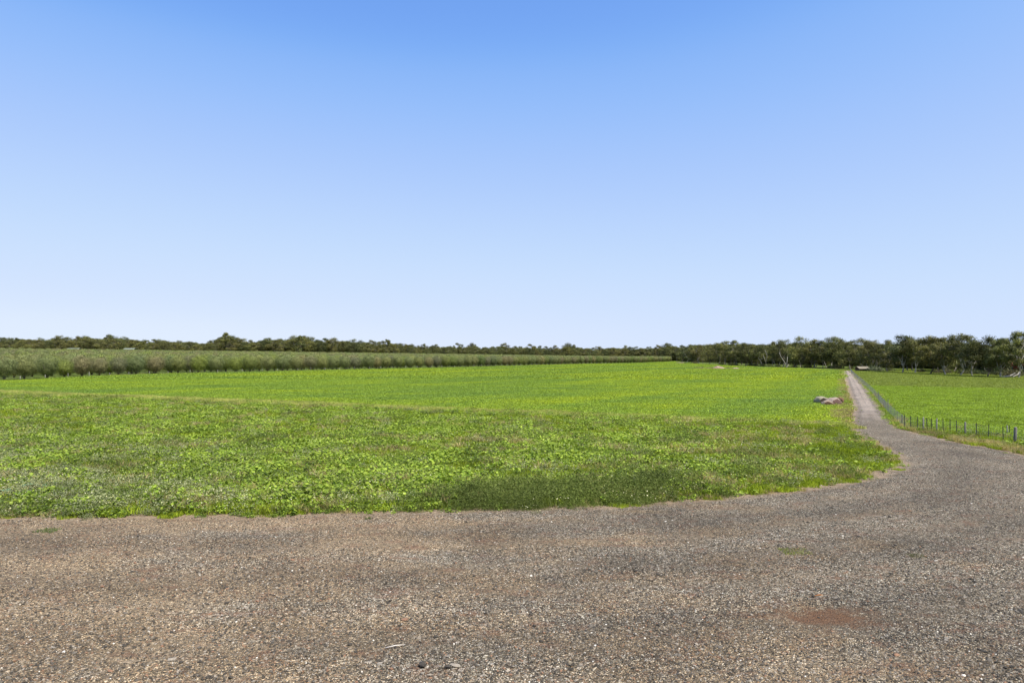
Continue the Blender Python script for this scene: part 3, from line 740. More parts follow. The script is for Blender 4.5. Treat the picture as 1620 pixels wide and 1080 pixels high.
# ---- gum trees
M_BARKM = mat_noise('mid_bark', (.13, .11, .09), (.28, .25, .21), 1.5, .85, stretch=(2, 2, .6), dist=.05)
GV = [gum_meshes(400, warm=.1, barkmat=M_BARKM), gum_meshes(401, W=11, warm=.5, barkmat=M_BARKM), gum_meshes(402, W=10, airy=.4, ncl=24, barkmat=M_BARKM), gum_meshes(403, W=13, ncl=34, nl=8500, dark=.9, barkmat=M_BARKD),
      gum_meshes(404, W=9, ncl=22, nl=5600, warm=.4, barkmat=M_BARKM), gum_meshes(405, W=11, base=.14, fork=.2, ncl=26), gum_meshes(406, W=12, base=.05, dark=1.2, ncl=32, warm=.1, barkmat=M_BARKD), gum_meshes(407, W=10, airy=.2, warm=.7, barkmat=M_BARKM)]
def gum(px, Y, ytop, v, label, group=None, pair=None, wid=1.0, name='gum_tree', X=None):
    x = AT(px, Y) if X is None else X
    z = TZ(x, Y); top = CAM_H + (HZ - ytop) / F * Y
    s = (top - z) / 12.0
    return plant(name, pair or GV[v], (x, Y, z - .05), random.random() * 6.28, (s * wid, s * wid, s), label, 'gum tree', group)
# heroes of the right hand tree line, each told apart in the photograph
heroes = [
 (1612, 160, 519, 2, 1.0, 'tall airy gum at the right photo edge with sky showing through its top', gum_meshes(420, W=11, airy=1.0, ncl=18, nl=6500, base=.2)),
 (1583, 166, 531, 6, 1.0, 'gum with yellow green crown left of the airy gum at the right edge', gum_meshes(421, W=10, ncl=30, nl=8000, dark=1.45)),
 (1562, 170, 528, 3, 1.05, 'broad dark crowned tree on a black trunk near the right photo edge', gum_meshes(422, W=13, ncl=32, nl=11000, dark=.62, base=.12, barkmat=M_BARKD)),
 (1538, 177, 533, 1, 1.0, 'gum with crossed pale limbs between the dark tree and the white bent trunk', gum_meshes(423, W=9, ncl=24, nl=6000, warm=.4, airy=.3)),
 (1520, 185, 522, 0, 1.0, 'tall domed gum with a bright white bent trunk', gum_meshes(424, W=10.5, ncl=26, nl=7000, airy=.3, warm=.3, base=.26, fork=.12)),
 (1496, 190, 527, 5, 1.0, 'gum on twin pink trunks left of the white bent trunk', gum_meshes(425, W=9, ncl=26, nl=7000, warm=.4)),
 (1472, 197, 526, 7, 1.0, 'brownish round crowned gum on one thick dark trunk', gum_meshes(426, W=10.5, ncl=28, nl=8000, warm=.8, barkmat=M_BARKD)),
 (1428, 214, 525, 1, 1.0, 'tall gum with a pink trunk leaning to the right', gum_meshes(427, W=11, ncl=28, nl=8000, warm=.4, base=.2)),
 (1448, 210, 529, 3, 1.0, 'gum with olive crown just right of the leaning pink trunk', gum_meshes(428, W=10, ncl=28, nl=8000, warm=.3)),
 (1404, 226, 535, 6, 1.0, 'dense green gum behind the grey shrubs right of the shed', gum_meshes(429, W=10, ncl=28, nl=8000, dark=.85, base=.04)),
]
for px_, Y_, yt, v, w_, L, pr in heroes: gum(px_, Y_, yt, v, L, None, pr, w_)
# leaning trunk as its own look is part of the tree: extra limbs for the white bent trunk and the leaning one
def bent(px0, py0, px1, py1, pxm, pym, Y, r, name, label, pts_more=()):
    def w(px, py): return (AT(px, Y), Y, CAM_H + (HZ - py) / F * Y)
    mb = MB(); mb.tube([w(px0, py0), w(pxm, pym), w(px1, py1)], [r, r * .8, r * .45], 7)
    for q in pts_more: mb.tube([w(*p) for p in q], [r * .55, r * .4, r * .2][:len(q)], 6)
    return mb, Y
skyl = [(1388, 540), (1380, 533), (1362, 531), (1345, 535), (1330, 531), (1318, 529), (1302, 533), (1288, 533), (1270, 528), (1258, 534), (1240, 536), (1222, 537), (1205, 541), (1190, 540), (1178, 537), (1165, 533), (1150, 534), (1136, 539), (1122, 542), (1106, 543), (1095, 545)]
def line_Y(px):                                        # front of the wood runs close to X = 124
    return np.interp(px, [1090, 1100, 1170, 1250, 1340, 1400, 1500, 1620, 1700], [540, 480, 372, 318, 276, 232, 196, 165, 150])
for i, (p, yt) in enumerate(skyl):
    gum(p + random.uniform(-2, 2), float(line_Y(p)) + 6 + random.uniform(-2, 4), yt + random.choice([-2.5, 0, 0, 1, 3]), random.randrange(8),
        'olive green gum fronting the far tree line between grove end and right paddock', 'gum trees in the far right line')
for i in range(62):                                     # second and third ranks of the same wood
    p = random.uniform(1085, 1640); Yb = float(line_Y(p)) + random.uniform(14, 60)
    yt = np.interp(p, [1085, 1165, 1200, 1270, 1400, 1440, 1512, 1545, 1620], [547, 538, 543, 535, 538, 533, 530, 537, 530]) + random.uniform(0, 7)
    gum(p, Yb, yt, random.randrange(8), 'gum tree standing behind the front trees of the far right line', 'gum trees behind the right line')
# skyline beyond the grove
prof_x = [-40, 0, 22, 45, 68, 90, 110, 133, 160, 175, 197, 215, 235, 258, 280, 300, 320, 340, 358, 378, 400, 425, 450, 474, 500, 525, 550, 575, 600, 615, 640, 662, 690, 725, 760, 790, 805, 840, 870, 900, 925, 950, 975, 1000, 1030, 1062, 1080]
prof_y = [531, 533, 530, 531, 532, 529, 532, 527, 530, 527, 530, 532, 535, 532, 536, 533, 537, 535, 524, 533, 536, 530, 532, 527, 533, 533, 533, 535, 539, 536, 540, 541, 543, 541, 543, 541, 543, 543, 546, 542, 545, 546, 544, 545, 545, 541, 543]
def wood_Y(px): return np.interp(px, [-60, 0, 300, 600, 900, 1000, 1070, 1100], [560, 575, 645, 740, 850, 850, 760, 600])
cnt = 0
for p in np.arange(-30, 1090, 9.5):
    if 350 < p < 366: continue
    yt = np.interp(p, prof_x, prof_y) + random.choice([-1.5, 0, 0, 2, 4, 5.5]) ; Yb = float(wood_Y(p)) + random.uniform(0, 25)
    gum(p + random.uniform(-3, 3), Yb, yt, random.randrange(8), 'gum tree in the long dark skyline beyond the olive grove', 'gum trees on the skyline', wid=random.uniform(.85, 1.15))
for p in np.arange(-25, 1090, 13.5):
    yt = np.interp(p, prof_x, prof_y) + random.uniform(4, 9); Yb = float(wood_Y(p)) - random.uniform(-3, 14)
    gum(p + random.uniform(-4, 4), Yb, yt, random.choice([3, 6, 1, 7]), 'low bushy gum tree at the foot of the skyline beyond the grove', 'low gum trees on the skyline', wid=random.uniform(1.1, 1.5))
gum(358, 600, 523.5, 2, 'tallest ragged gum tree rising above the left skyline', None, gum_meshes(440, W=8.5, airy=1.0, ncl=17, nl=5600, barkmat=M_BARKD))
gum(474, 620, 527, 2, 'narrow pointed gum tree rising above the skyline, right of the tallest one', None, gum_meshes(441, W=6.5, airy=.5, ncl=18, nl=4200, barkmat=M_BARKD))
gum(612, 700, 534.5, 2, 'thin topped gum tree on the skyline above the middle of the grove', None, gum_meshes(442, W=7, airy=.7, ncl=16, nl=3800, barkmat=M_BARKD))
# the wood continues behind as a mass
src_gw = source_collection('gum_far', [gum_meshes(450 + i, W=14, nl=3600, ncl=30, base=-.05, leaf=(.5, .95), warm=.2)[1] for i in range(3)])
P = []
for k in range(900):
    p = random.uniform(-120, 1100); Yb = float(wood_Y(p)) + random.uniform(25, 120); x = AT(p, Yb); z = TZ(x, Yb)
    yt = np.interp(p, prof_x, prof_y) + random.uniform(4, 10)
    P.append((x, Yb, z, (CAM_H + (HZ - yt) / F * Yb - z) / 12))
for k in range(420):
    p = random.uniform(1090, 1800); Yb = float(line_Y(p)) * random.uniform(1.22, 1.6) + 20; x = AT(p, Yb)
    P.append((x, Yb, 0, (CAM_H + (HZ - 546 + random.uniform(-4, 4)) / F * Yb) / 12))
P = np.array(P); c = len(P)
scatter('distant_wood', P[:, :3], rng.integers(0, 3, c), rotz(c, 0), scl3(P[:, 3]), src_gw, 'dark mass of gum trees behind the skyline trees', 'wood')

# pale bent trunks standing clear of their crowns
def pale_tree(name, Y, lines, r, label, cat='dead tree', mat=None):
    mb = MB()
    for ln in lines: mb.tube([(AT(px, Y), Y + .3 * i, max(CAM_H + (HZ - py) / F * Y, -.2)) for i, (px, py) in enumerate(ln)], np.linspace(r, r * .4, len(ln)), 6)
    return tag(add(name, mb.mesh(name, mat or M_BARKM2, True)), label, cat)
M_BARKM2 = mat_noise('weathered_wood', (.20, .18, .15), (.38, .35, .31), 2, .85, stretch=(2, 2, .5))
M_WHITE = mat_noise('white_wood', (.42, .37, .32), (.70, .66, .60), 3, .8, stretch=(2, 2, .5))
pale_tree('dead_tree', 309, [[(1244, 582), (1243, 575), (1239.5, 569), (1236, 563), (1234.5, 557)], [(1244, 577), (1246, 570), (1246.5, 564)], [(1243.5, 582), (1247, 578), (1249, 576)]], .17,
          'bleached dead tree with a forked white trunk at the foot of the far tree line')
pale_tree('dead_tree', 330, [[(1213, 580), (1211, 570), (1208, 561)], [(1212, 573), (1214, 562), (1211, 554)]], .10, 'thin dead tree with two grey limbs left of the forked white trunk')
pale_tree('dead_tree', 163, [[(1585, 597), (1599, 594.5), (1609, 590)]], .28, 'pale fallen trunk lying under the trees at the right photo edge')
pale_tree('dead_tree', 164, [[(1600, 597), (1612, 592), (1618, 585)]], .22, 'pinkish fallen branch propped against the airy gum at the right edge')

# grey shrubs and understorey
SH = []
for i in range(3):
    rg = np.random.default_rng(500 + i); nl = 900; u = unit(rg.normal(size=(nl, 3))); u[:, 2] = abs(u[:, 2])
    C = u * (rg.random((nl, 1)) ** .35) * np.array([1.7, 1.4, 1.5]) * (1 + .2 * rg.normal(size=(nl, 1))); C[:, 2] = C[:, 2].clip(.05, 3)
    V, q, t = leaf_arrays(C, unit(u + rg.normal(size=(nl, 3)) * .6), rg.uniform(.14, .3, nl), .5, colmix(rg, nl, [(.075, .09, .05), (.04, .055, .02), (.05, .06, .03)][i], [(.14, .16, .095), (.09, .10, .035), (.11, .10, .05)][i]), rg)
    mb = MB()
    for k in range(4): mb.tube([(0, 0, -.1), (math.cos(k * 1.6) * .9, math.sin(k * 1.6) * .8, 1.0)], [.05, .02], 5)
    SH.append((mb.mesh('stem', M_BARKD), mesh_np('foliage', V, q, M_GUM, t.clip(.01, 1))))
def shrub(px, Y, v, s, label, group=None):
    e = bpy.data.objects.new('shrub', None); COL.objects.link(e); e.location = (AT(px, Y), Y, 0); e.scale = (s * 1.2, s * 1.2, s); e.rotation_euler = (0, 0, random.random() * 6)
    add('stem', SH[v][0], e); add('foliage', SH[v][1], e); return tag(e, label, 'shrub', group)
shrub(1380, 236, 0, 1.3, 'rounded grey green shrub touching the right end of the tan shed')
shrub(1390, 233, 0, 1.05, 'smaller grey green shrub right of the rounded one by the shed')
for i in range(46):
    p = random.uniform(1095, 1625); shrub(p, float(line_Y(p)) + random.uniform(1, 14), random.choice([1, 1, 2]), random.uniform(.7, 1.3), 'low dark shrub under the trees of the far right line', 'shrubs under the far trees')
for i, (p, Y_) in enumerate([(1112, 300), (1126, 290), (1129, 285), (1152, 284), (1168, 279)]):
    shrub(p, Y_, 1, random.uniform(.28, .42), 'small dark weed bush on the low earth bank in the far field', 'weed bushes on the earth bank')

# ------------------------------------------------------------------ mounds, bales, logs, stones
def lump(name, nu, nv, sx, sy, sz, seed, mat, rough=.10, power=1.0, flat=.0):
    rg = np.random.default_rng(seed); V = []
    ph = rg.random(8) * 6.28
    for j in range(nv + 1):
        th = (j / nv) * math.pi
        for i in range(nu):
            a = i / nu * 2 * math.pi
            v = np.array([math.sin(th) * math.cos(a), math.sin(th) * math.sin(a), math.cos(th)])
            w = 1 + rough * (math.sin(3 * a + ph[0] + 2 * th) + .7 * math.sin(5 * a + ph[1]) * math.sin(4 * th + ph[2]) + .5 * math.sin(9 * a + ph[3] + 5 * th))
            v = np.sign(v) * abs(v) ** power
            V.append((v[0] * sx * w, v[1] * sy * w, max(v[2] * sz * w, -.12 * sz)))
    q = [(j * nu + i, (j + 1) * nu + i, (j + 1) * nu + (i + 1) % nu, j * nu + (i + 1) % nu) for j in range(nv) for i in range(nu)]
    mb = MB(); mb.put(V, q); return mb.mesh(name, mat, True)
M_HAY = [mat_noise('old_hay_grey', (.15, .13, .085), (.35, .31, .21), 9, .95, dist=.05, stretch=(.6, .6, 3)),
         mat_noise('old_hay_brown', (.17, .125, .085), (.38, .295, .215), 9, .95, dist=.05, stretch=(3, 3, .8)),
         mat_noise('old_hay_pink', (.17, .125, .095), (.40, .315, .25), 8, .95, dist=.05, stretch=(3, 3, .8)),
         mat_noise('old_hay_rust', (.05, .026, .014), (.19, .105, .055), 9, .95, dist=.05)]
M_HAYEND = [mat_noise('hay_end_dark', (.022, .017, .012), (.075, .060, .042), 7, .95, dist=.05, stretch=(1.5, 1.5, 1)), mat_noise('hay_end_brown', (.035, .020, .012), (.12, .072, .046), 7, .95, dist=.05, stretch=(3, 3, .7)), mat_noise('hay_end_pink', (.06, .034, .028), (.18, .11, .09), 7, .95, dist=.05, stretch=(3, 3, .7))]
def bale(px, py, sx, sy, sz, m, seed, label, rz=0):
    """an old round bale lying slumped on its side: barrel body and one flat end as a part"""
    x, y = G(px, py); e = bpy.data.objects.new('hay_bale', None); COL.objects.link(e); e.location = (x, y + sy * .8, 0); e.rotation_euler = (0, 0, rz)
    rg = np.random.default_rng(seed); V = []; nu, nv = 22, 9; ends = []
    for j in range(nv):
        t = j / (nv - 1); yy_ = (t - .5) * 2 * sy; r = (1 - abs(2 * t - 1) ** 6 * .12)
        for i in range(nu):
            a = i / nu * 2 * math.pi; w = 1 + .05 * math.sin(3 * a + seed + t * 2) + .035 * math.sin(7 * a + 5 * t + seed) + .02 * rg.normal()
            zz_ = (math.sin(a) * .5 + .5); V.append((math.cos(a) * sx * w * r * (1.12 - .12 * zz_), yy_, max(zz_ ** .85 * sz * w * r, -.02)))
    q = [(j * nu + i, j * nu + (i + 1) % nu, (j + 1) * nu + (i + 1) % nu, (j + 1) * nu + i) for j in range(nv - 1) for i in range(nu)]
    mb = MB(); mb.put(V, q); add('barrel', mb.mesh('barrel', M_HAY[m], True), e)
    V2 = []; q2 = []
    mb2 = MB()
    for side, jj in ((-1, 0), (1, nv - 1)):
        ring = V[jj * nu:(jj + 1) * nu]; c = (0, side * sy * 1.05, sz * .48)
        mid = [(.5 * (p[0] + c[0]), .5 * (p[1] + c[1]) + side * .03, .5 * (p[2] + c[2])) for p in ring]
        fs = [(i, (i + 1) % nu, nu + (i + 1) % nu, nu + i) for i in range(nu)] + [(nu + i, nu + (i + 1) % nu, 2 * nu) for i in range(nu)]
        mb2.put(ring + mid + [c], fs)
    add('bale_end', mb2.mesh('bale_end', M_HAYEND[[0, 1, 2, 1][m]], True), e)
    return tag(e, label, 'hay bale', 'old hay bales by the track')
bale(1303.5, 640.5, .62, .60, .84, 0, 1, 'weathered grey topped hay bale at the left of the cluster by the track', .15)
bale(1311, 643.2, .46, .46, .58, 1, 2, 'small brown faced hay bale in front, between the grey and the pink one', -.1)
bale(1321.5, 642.6, .56, .60, .84, 2, 3, 'largest pinkish hay bale at the right of the cluster', .2)
bale(1329.5, 639.6, .48, .46, .74, 3, 4, 'rust brown hay bale tucked behind the pinkish one', -.5)

M_RUB = mat_noise('pale_rubble', (.14, .095, .07), (.36, .26, .20), 1.6, .95, dist=.25)
M_EARTH = mat_noise('turned_earth', (.055, .035, .022), (.15, .095, .055), .8, .95, dist=.2)
def mound(px, py, sx, sy, sz, mat, seed, label, name='earth_mound', cat='mound'):
    x, y = G(px, py); o = add(name, lump(name, 36, 14, sx, sy, sz, seed, mat, .13), None, (x, y, 0)); return tag(o, label, cat)
mound(1135, 583.5, 2.1, 1.6, 1.05, M_RUB, 11, 'pale pinkish rubble heap on the earth bank in the far field', 'rubble_heap', 'rubble heap')
mound(1141, 583.6, 1.3, 1.2, .65, M_RUB, 12, 'small pale rubble heap against the right side of the bigger heap', 'rubble_heap', 'rubble heap')
mound(1164, 583.9, 1.4, 1.1, .55, M_RUB, 13, 'low pale heap near the right end of the earth bank', 'rubble_heap', 'rubble heap')
mound(1133, 583.4, 13.0, 1.8, .42, M_EARTH, 14, 'long low bank of brown earth across the far field', 'earth_bank', 'earth bank')
mound(1107, 582.2, 5.0, 1.4, .35, M_EARTH, 15, 'short dark earth ridge left of the rubble heap', 'earth_bank', 'earth bank')
mound(1079, 574.5, 4.5, 2.0, .8, mat_noise('pale_spoil', (.07, .055, .035), (.16, .13, .09), .8, .95, dist=.2), 16, 'pale spoil heap at the far right end of the olive grove', 'earth_mound')

def rock(px, py, s, mi, seed, label, sc=(1.3, 1, .6)):
    x, y = G(px, py); o = add('stone', stone_mesh(seed, SM[mi], 'stone'), None, (x, y, .035), random.random() * 6)
    o.scale = (s * sc[0], s * sc[1], s * sc[2] * 1.3); return tag(o, label, 'stone')
rock(668, 1055, .12, 2, 31, 'dark clod of stone near the bottom edge, below the white twig')
rock(272, 1048, .12, 1, 32, 'flat grey stone at the bottom left of the gravel')
rock(641, 983, .11, 4, 33, 'pale pinkish stone on the gravel above the white twig')
rock(708, 1058, .08, 2, 34, 'small dark stone right of the dark clod at the bottom edge')
rock(1554, 1032, .10, 2, 35, 'long black shadow streak built as a stone in the bottom right of the gravel', (1.9, .8, .5))  # solid dark lump standing in for a black shadow streak
rock(1615, 970, .11, 2, 36, 'black stone at the right photo edge on the gravel', (1.5, .9, .6))
rock(720, 1056, .09, 1, 37, 'flat grey stone right of the two dark stones at the bottom edge', (2.0, 1.1, .45))
def twig(a, b, r, label, mat):
    p, q = G(*a), G(*b); mb = MB(); mx = ((p[0] + q[0]) / 2, (p[1] + q[1]) / 2 - .02, .075)
    mb.tube([(*p, .05), mx, (*q, .055)], [r, r * .9, r * .5], 6); return tag(add('twig', mb.mesh('twig', mat, True)), label, 'twig')
twig((609, 1029), (641, 1024), .010, 'white twig lying on the gravel near the bottom centre', M_WHITE)
twig((1288, 946), (1303, 945), .011, 'orange brown twig on the gravel above the reddish patch', mat_noise('rusty_twig', (.3, .12, .04), (.5, .22, .08), 20))

# grass tufts growing in the gravel
def tuft(px, py, rad, h, ca, cb, n, label):
    x, y = G(px, py); o = add('grass_tuft', blades(int(px), n, 1, (h * .5, h), (.012, .024), ca, cb, M_GRASS, .6, name='grass_tuft'), None, (x, y, .03))
    o.scale = (rad, rad * .8, 1); return tag(o, label, 'grass tuft')
tuft(75, 841, .30, .07, (.05, .11, .02), (.10, .18, .035), 420, 'dark green grass tuft in the gravel at the left')
tuft(1258, 875, .36, .07, (.14, .20, .03), (.26, .28, .06), 520, 'yellow green grass tuft in the gravel at the right')
tuft(1352, 840, .22, .05, (.20, .20, .04), (.30, .27, .08), 160, 'small yellowish grass tuft up the gravel from the yellow green one')
tuft(1450, 881, .20, .05, (.07, .09, .03), (.13, .14, .05), 420, 'faint sparse green tuft furthest right in the gravel')

# big leaved plants at the far left
def bigleaf(px, py, n, size, label, seed, dead=False):
    x, y = G(px, py); rg = np.random.default_rng(seed); V = []; q = []; e = bpy.data.objects.new('broadleaf_plant', None); COL.objects.link(e); e.location = (x, y, 0)
    t = NT('big_leaf_%d' % seed); c = t.ramp(t.noise(6, 3), [(.3, (.075, .145, .055)), (.7, (.13, .215, .085))]); mt = t.fin(t.bsdf(c, .45, None, .4))
    for k in range(n):
        a = rg.random() * 6.28; L = size * rg.uniform(.7, 1.2); z0 = rg.uniform(.12, .30); r0 = rg.uniform(.05, .38); mb = MB(); N = 7
        V = []
        for i in range(N):
            u = i / (N - 1); w = L * .42 * math.sin(math.pi * min(u * .92 + .08, 1)) ** .7; rr = r0 + u * L; zc = z0 + .10 * math.sin(u * 2.6) - .10 * u * u
            for sgn in (-1, 0, 1): V.append((math.cos(a) * rr - math.sin(a) * sgn * w, math.sin(a) * rr + math.cos(a) * sgn * w, zc - (.05 * L if sgn == 0 else 0) + .02 * math.sin(5 * u + k)))
        fs = [(i * 3 + j, i * 3 + j + 1, (i + 1) * 3 + j + 1, (i + 1) * 3 + j) for i in range(N - 1) for j in range(2)]
        mb.put(V, fs); add('leaf', mb.mesh('leaf', mt, True), e)
    mb = MB()
    for k in range(5): mb.tube([(0, 0, 0), (.2 * math.cos(k * 1.3), .2 * math.sin(k * 1.3), .2)], [.014, .008], 5)
    add('stem', mb.mesh('stem', mt), e); return tag(e, label, 'plant')
bigleaf(22, 792, 7, .42, 'blue green plant with large folded leaves at the far left edge of the weeds', 61)
bigleaf(66, 778, 7, .48, 'pale green plant with the largest flat leaves in the left weeds', 62)
bigleaf(46, 774, 6, .32, 'small dark plant with broad leaves between the two large leaved plants', 63)

# ------------------------------------------------------------------ wire fences
M_PICKET = mat_noise('black_picket', (.02, .022, .02), (.05, .05, .045), 12, .6)
M_TIMBER = mat_noise('grey_timber', (.09, .085, .075), (.20, .19, .17), 9, .9, stretch=(3, 3, .5))
M_PALEP = mat_noise('pale_timber', (.20, .185, .16), (.36, .34, .30), 7, .9, stretch=(3, 3, .5))
t = NT('galvanised_wire'); M_WIRE = t.fin(t.bsdf((.36, .37, .36), .45, None, .5, .6))
def picket_mesh():
    mb = MB(); h = .98
    for a in (R(90), R(210), R(330)):
        ca, sa = math.cos(a), math.sin(a)
        mb.put([(-sa * .004, ca * .004, -.2), (ca * .025 - sa * .004, sa * .025 + ca * .004, -.2), (ca * .025 + sa * .004, sa * .025 - ca * .004, -.2), (sa * .004, -ca * .004, -.2),
                (-sa * .004, ca * .004, h), (ca * .023 - sa * .004, sa * .023 + ca * .004, h), (ca * .023 + sa * .004, sa * .023 - ca * .004, h), (sa * .004, -ca * .004, h)],
               [(0, 1, 5, 4), (1, 2, 6, 5), (2, 3, 7, 6), (3, 0, 4, 7), (4, 5, 6, 7)])
    return mb.mesh('post', M_PICKET)
def timber_mesh(r, h, mat, name='post'):
    mb = MB(); mb.tube([(0, 0, -.3), (.01, 0, h * .5), (0.0, .01, h * .96), (0, 0, h)], [r * 1.05, r, r * .97, r * .7], 10); return mb.mesh(name, mat, True)
PKG = picket_mesh(); PKG.materials[0] = mat_noise('grey_picket', (.12, .12, .11), (.24, .24, .22), 9, .7)
PK, TG, TP, TPS = picket_mesh(), timber_mesh(.08, 1.0, M_TIMBER), timber_mesh(.036, 1.0, M_PALEP), timber_mesh(.05, .95, M_TIMBER)
fence = bpy.data.objects.new('wire_fence', None); COL.objects.link(fence); fence.location = (28.6, 38.8, 0)
tag(fence, 'netting wire fence with black pickets running from the right photo edge up along the track', 'fence')
fp = np.array(FENCE_FAR); fs_ = np.hypot(*np.diff(fp, axis=0).T); fc_ = np.concatenate([[0], np.cumsum(fs_)])
def fat(s): return float(np.interp(s, fc_, fp[:, 0])), float(np.interp(s, fc_, fp[:, 1]))
near_posts = [(1605, 703, TG, 'grey timber end post'), (1587.5, 700.5, PK, None), (1563.5, 696, PK, None), (1545, 693.5, PK, None), (1527.5, 691, TPS, 'grey weathered timber post'),
              (1514, 689, PK, None), (1503, 687.7, PK, None), (1492.5, 687, PK, None), (1482, 686, TP, 'pale timber post'), (1474.5, 685, PK, None), (1467, 684.5, PK, None),
              (1458.5, 683.5, TP, 'white painted timber post'), (1460.8, 683.2, PK, None), (1453, 682, PK, None), (1447, 680.5, PK, None), (1441, 678.5, PK, None)]
def nearest_s(x, y):
    ss = np.linspace(0, fc_[-1], 3000); d_ = (np.interp(ss, fc_, fp[:, 0]) - x) ** 2 + (np.interp(ss, fc_, fp[:, 1]) - y) ** 2; return float(ss[d_.argmin()])
lastS = 0
for px_, py_, m_, L in near_posts:
    x, y = G(px_, py_); s_ = nearest_s(x, y); x, y = fat(s_); x = AT(px_, y) if y < 45 else x; lastS = max(lastS, s_)
    o = add('post', m_, fence, (x - 28.6, y - 38.8, 0), random.uniform(0, 2)); o.rotation_euler = (random.gauss(0, .02), random.gauss(0, .03), random.random() * 6)
    if L: o['label'] = L
s_ = lastS + 1.6; k = 0
while s_ < fc_[-1]:
    x, y = fat(s_); m_ = PKG if k % 6 else TPS
    o = add('post', m_, fence, (x - 28.6, y - 38.8, 0)); o.rotation_euler = (random.gauss(0, .03), random.gauss(0, .03), random.random() * 6)
    o.scale = (1.3, 1.3, 1.25) if k in (4, 9) else (.65, .65, .92)
    s_ += 3.2 if s_ < 60 else 4.5; k += 1
mb = MB()
S = np.arange(0, fc_[-1], 1.2)
for h in (.10, .22, .36, .52, .70, .86):
    P_ = [(fat(s)[0] - 28.6 , fat(s)[1] - 38.8, h - .012 * abs(math.sin(s * 1.1))) for s in S]; mb.tube(P_, .0026, 3, False)
add('line_wire', mb.mesh('line_wire', M_WIRE), fence)
mb = MB(); s_ = 0
while s_ < fc_[-1]:
    x, y = fat(s_); mb.tube([(x - 28.6, y - 38.8, .09), (x - 28.6, y - 38.8, .86)], .0028, 3, False); s_ += .16 if s_ < 45 else .36
add('netting', mb.mesh('netting', M_WIRE), fence)
def lone_post(px, py, me, h, label, name='fence_post'):
    x, y = G(px, py); o = add(name, me, None, (x, y, 0)); o.scale = (1, 1, h); return tag(o, label, 'post')
lone_post(1593.5, 688, TP, .62, 'short white post standing in the paddock left of the end post')
lone_post(1597, 688.5, PK, .66, 'dark timber post beside the short white post in the paddock')

# fence in front of the olive grove
gf = bpy.data.objects.new('grove_fence', None); COL.objects.link(gf); gf.location = (-110, 155, 0)
tag(gf, 'light wire fence on short pale posts along the front of the olive grove', 'fence')
gp = np.array([(a + 6.0, b - 1.5) for a, b in ORCH[1:-2]]); gs = np.concatenate([[0], np.cumsum(np.hypot(*np.diff(gp, axis=0).T))])
def gat(s): return float(np.interp(s, gs, gp[:, 0])), float(np.interp(s, gs, gp[:, 1]))
GP = timber_mesh(.06, 1.0, M_PALEP); s_ = 4.0; k = 0
while s_ < gs[-1] - 60 and k < 62:
    x, y = gat(s_); o = add('post', GP if k % 3 else TG, gf, (x + 110, y - 155, TZ(x, y))); o.scale = (1, 1, random.uniform(.75, 1.25)); s_ += random.uniform(5.5, 9.5); k += 1
mb = MB()
for h in (.3, .6, .85): mb.tube([(gat(s)[0] + 110, gat(s)[1] - 155, h + TZ(*gat(s))) for s in np.arange(0, gs[-1] - 60, 6)], .003, 3, False)
add('line_wire', mb.mesh('line_wire', M_WIRE), gf)
# long rank grass under that fence
n = 5200; s_ = rng.uniform(0, gs[-1], n); q_ = rng.uniform(-1.5, 3.2, n); xx = np.interp(s_, gs, gp[:, 0]) + q_; yy = np.interp(s_, gs, gp[:, 1])
src_rank = source_collection('rankgrass', [blades(110 + i, 260, 1.0, (.06, .18), (.03, .06), (.055, .080, .022), (.12, .13, .045), M_GRASS) for i in range(2)])
scatter('rank_grass', np.column_stack([xx, yy, terrain(xx, yy)]), rng.integers(0, 2, n), rotz(n), scl3(rng.uniform(.7, 1.2, n)), src_rank)

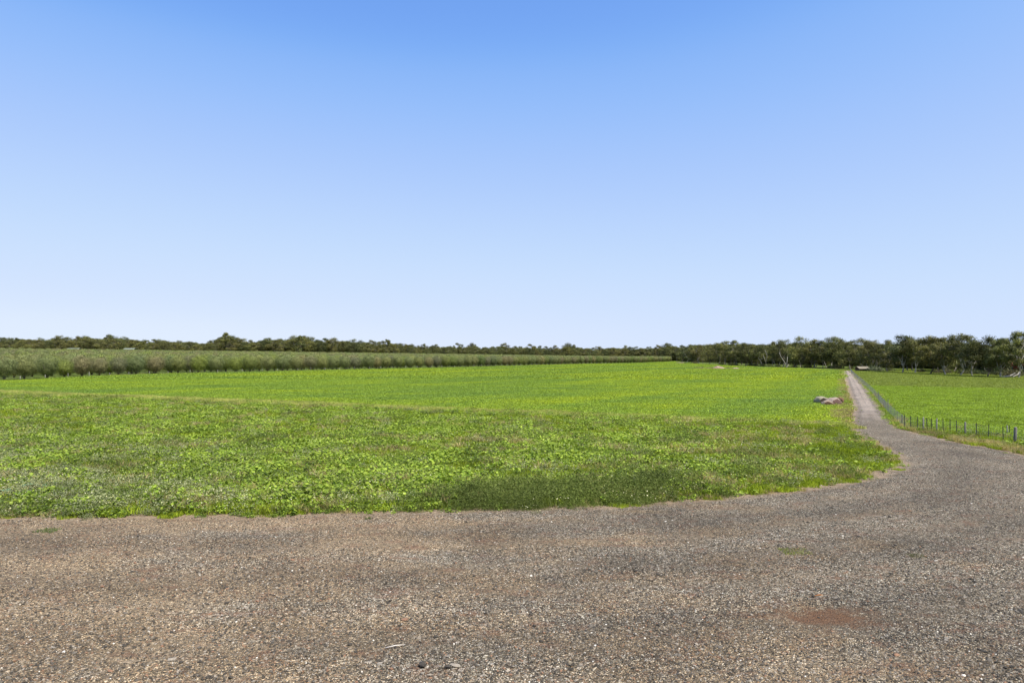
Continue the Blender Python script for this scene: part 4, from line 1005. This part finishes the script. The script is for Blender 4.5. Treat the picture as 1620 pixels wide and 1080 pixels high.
# ------------------------------------------------------------------ buildings
M_TAN = mat_noise('tan_iron', (.15, .125, .085), (.23, .195, .14), .8, .7); M_BROWN = mat_noise('brown_boards', (.06, .04, .03), (.13, .085, .06), 2, .9, stretch=(3, 3, .4))
M_PALEROOF = mat_noise('pale_green_iron', (.12, .14, .10), (.19, .21, .16), .6, .6); M_BRICK = mat_noise('red_brick', (.16, .035, .028), (.27, .07, .05), 3, .9)
M_DARKW = mat_noise('window_dark', (.01, .012, .014), (.03, .035, .04), 1, .2); M_PINK = mat_noise('pink_render', (.42, .27, .24), (.55, .38, .33), 1, .9)
def shed(name, loc, w, dpt, h, rise, rm, wm, label, cat, doors=1, curved=False, rz=0):
    e = bpy.data.objects.new(name, None); COL.objects.link(e); e.location = loc; e.rotation_euler = (0, 0, rz)
    mb = MB(); th = .12
    mb.box(-w / 2, w / 2, dpt / 2 - th, dpt / 2, 0, h)
    mb.box(-w / 2, -w / 2 + th, -dpt / 2, dpt / 2 - th, 0, h); mb.box(w / 2 - th, w / 2, -dpt / 2, dpt / 2 - th, 0, h)
    gap = w * .42
    mb.box(-w / 2 + th, -gap / 2, -dpt / 2, -dpt / 2 + th, 0, h); mb.box(gap / 2, w / 2 - th, -dpt / 2, -dpt / 2 + th, 0, h); mb.box(-gap / 2, gap / 2, -dpt / 2, -dpt / 2 + th, h * .82, h)
    add('wall', mb.mesh('wall', wm), e)
    mb = MB(); prof = []; K = 10 if curved else 2
    for i in range(K + 1):
        u = i / K; v = (u - .5) * 2; prof.append((v * (dpt / 2 + .35), h + .003 + rise * ((1 - v * v) if curved else (1 - abs(v)))))
    low = [(a, b + .0) for a, b in prof]; up = [(a, b + .09) for a, b in prof][::-1]
    mb.prism(low + up, -w / 2 - .3, w / 2 + .3, 0); add('roof', mb.mesh('roof', rm), e)
    mb = MB(); mb.box(-gap / 2 + .02, gap / 2 - .02, -dpt / 2 + .03, -dpt / 2 + .09, 0, h * .81); add('door', mb.mesh('door', M_DARKW), e)
    return tag(e, label, cat)
shed('farm_shed', (AT(1364, 238), 238, 0), 3.3, 3.2, .75, .75, M_TAN, M_BROWN, 'low tan roofed shed under the trees just right of the track end', 'shed')
for p_, Y_, w_, L in ((118, 560, 10, 'pale curved roof of the left farm building showing over the olive tops'), (207, 580, 8.5, 'pale curved roof of the right farm building showing over the olive tops')):
    x_ = AT(p_, Y_); z_ = CAM_H + (HZ - 550.6) / F * Y_
    shed('farm_building', (x_, Y_, TZ(x_, Y_)), w_, 7, z_ - TZ(x_, Y_) - 1.3, 1.3, M_PALEROOF, M_PALEROOF, L, 'farm building', curved=True)
def house(loc):
    e = bpy.data.objects.new('brick_house', None); COL.objects.link(e); e.location = loc; e.rotation_euler = (0, 0, -.35)
    mb = MB(); mb.box(-6, 6, -3.5, 3.5, 0, 2.7); add('wall', mb.mesh('wall', M_BRICK), e)
    mb = MB(); mb.prism([(-4.1, 2.703), (4.1, 2.703), (0, 4.6)], -6.5, 6.5, 0); add('roof', mb.mesh('roof', mat_noise('red_tiles', (.12, .03, .022), (.20, .05, .04), 3, .8)), e)
    for x_ in (-3.8, -.5, 3.0):
        mb = MB(); mb.box(x_, x_ + 1.4, -3.56, -3.503, .9, 2.1); w = add('window', mb.mesh('window', M_DARKW), e)
        mb = MB(); mb.box(x_ - .1, x_ + 1.5, -3.60, -3.503, .76, .897); mb.box(x_ - .1, x_ + 1.5, -3.60, -3.503, 2.103, 2.2); add('frame', mb.mesh('frame', M_PALEP), w)
    mb = MB(); mb.box(1.4, 2.3, -3.55, -3.503, 0, 2.05); add('door', mb.mesh('door', M_PINK), e)
    return tag(e, 'red brick house half hidden behind the trees at the right photo edge', 'house')
house((AT(1612, 195), 195, 0))
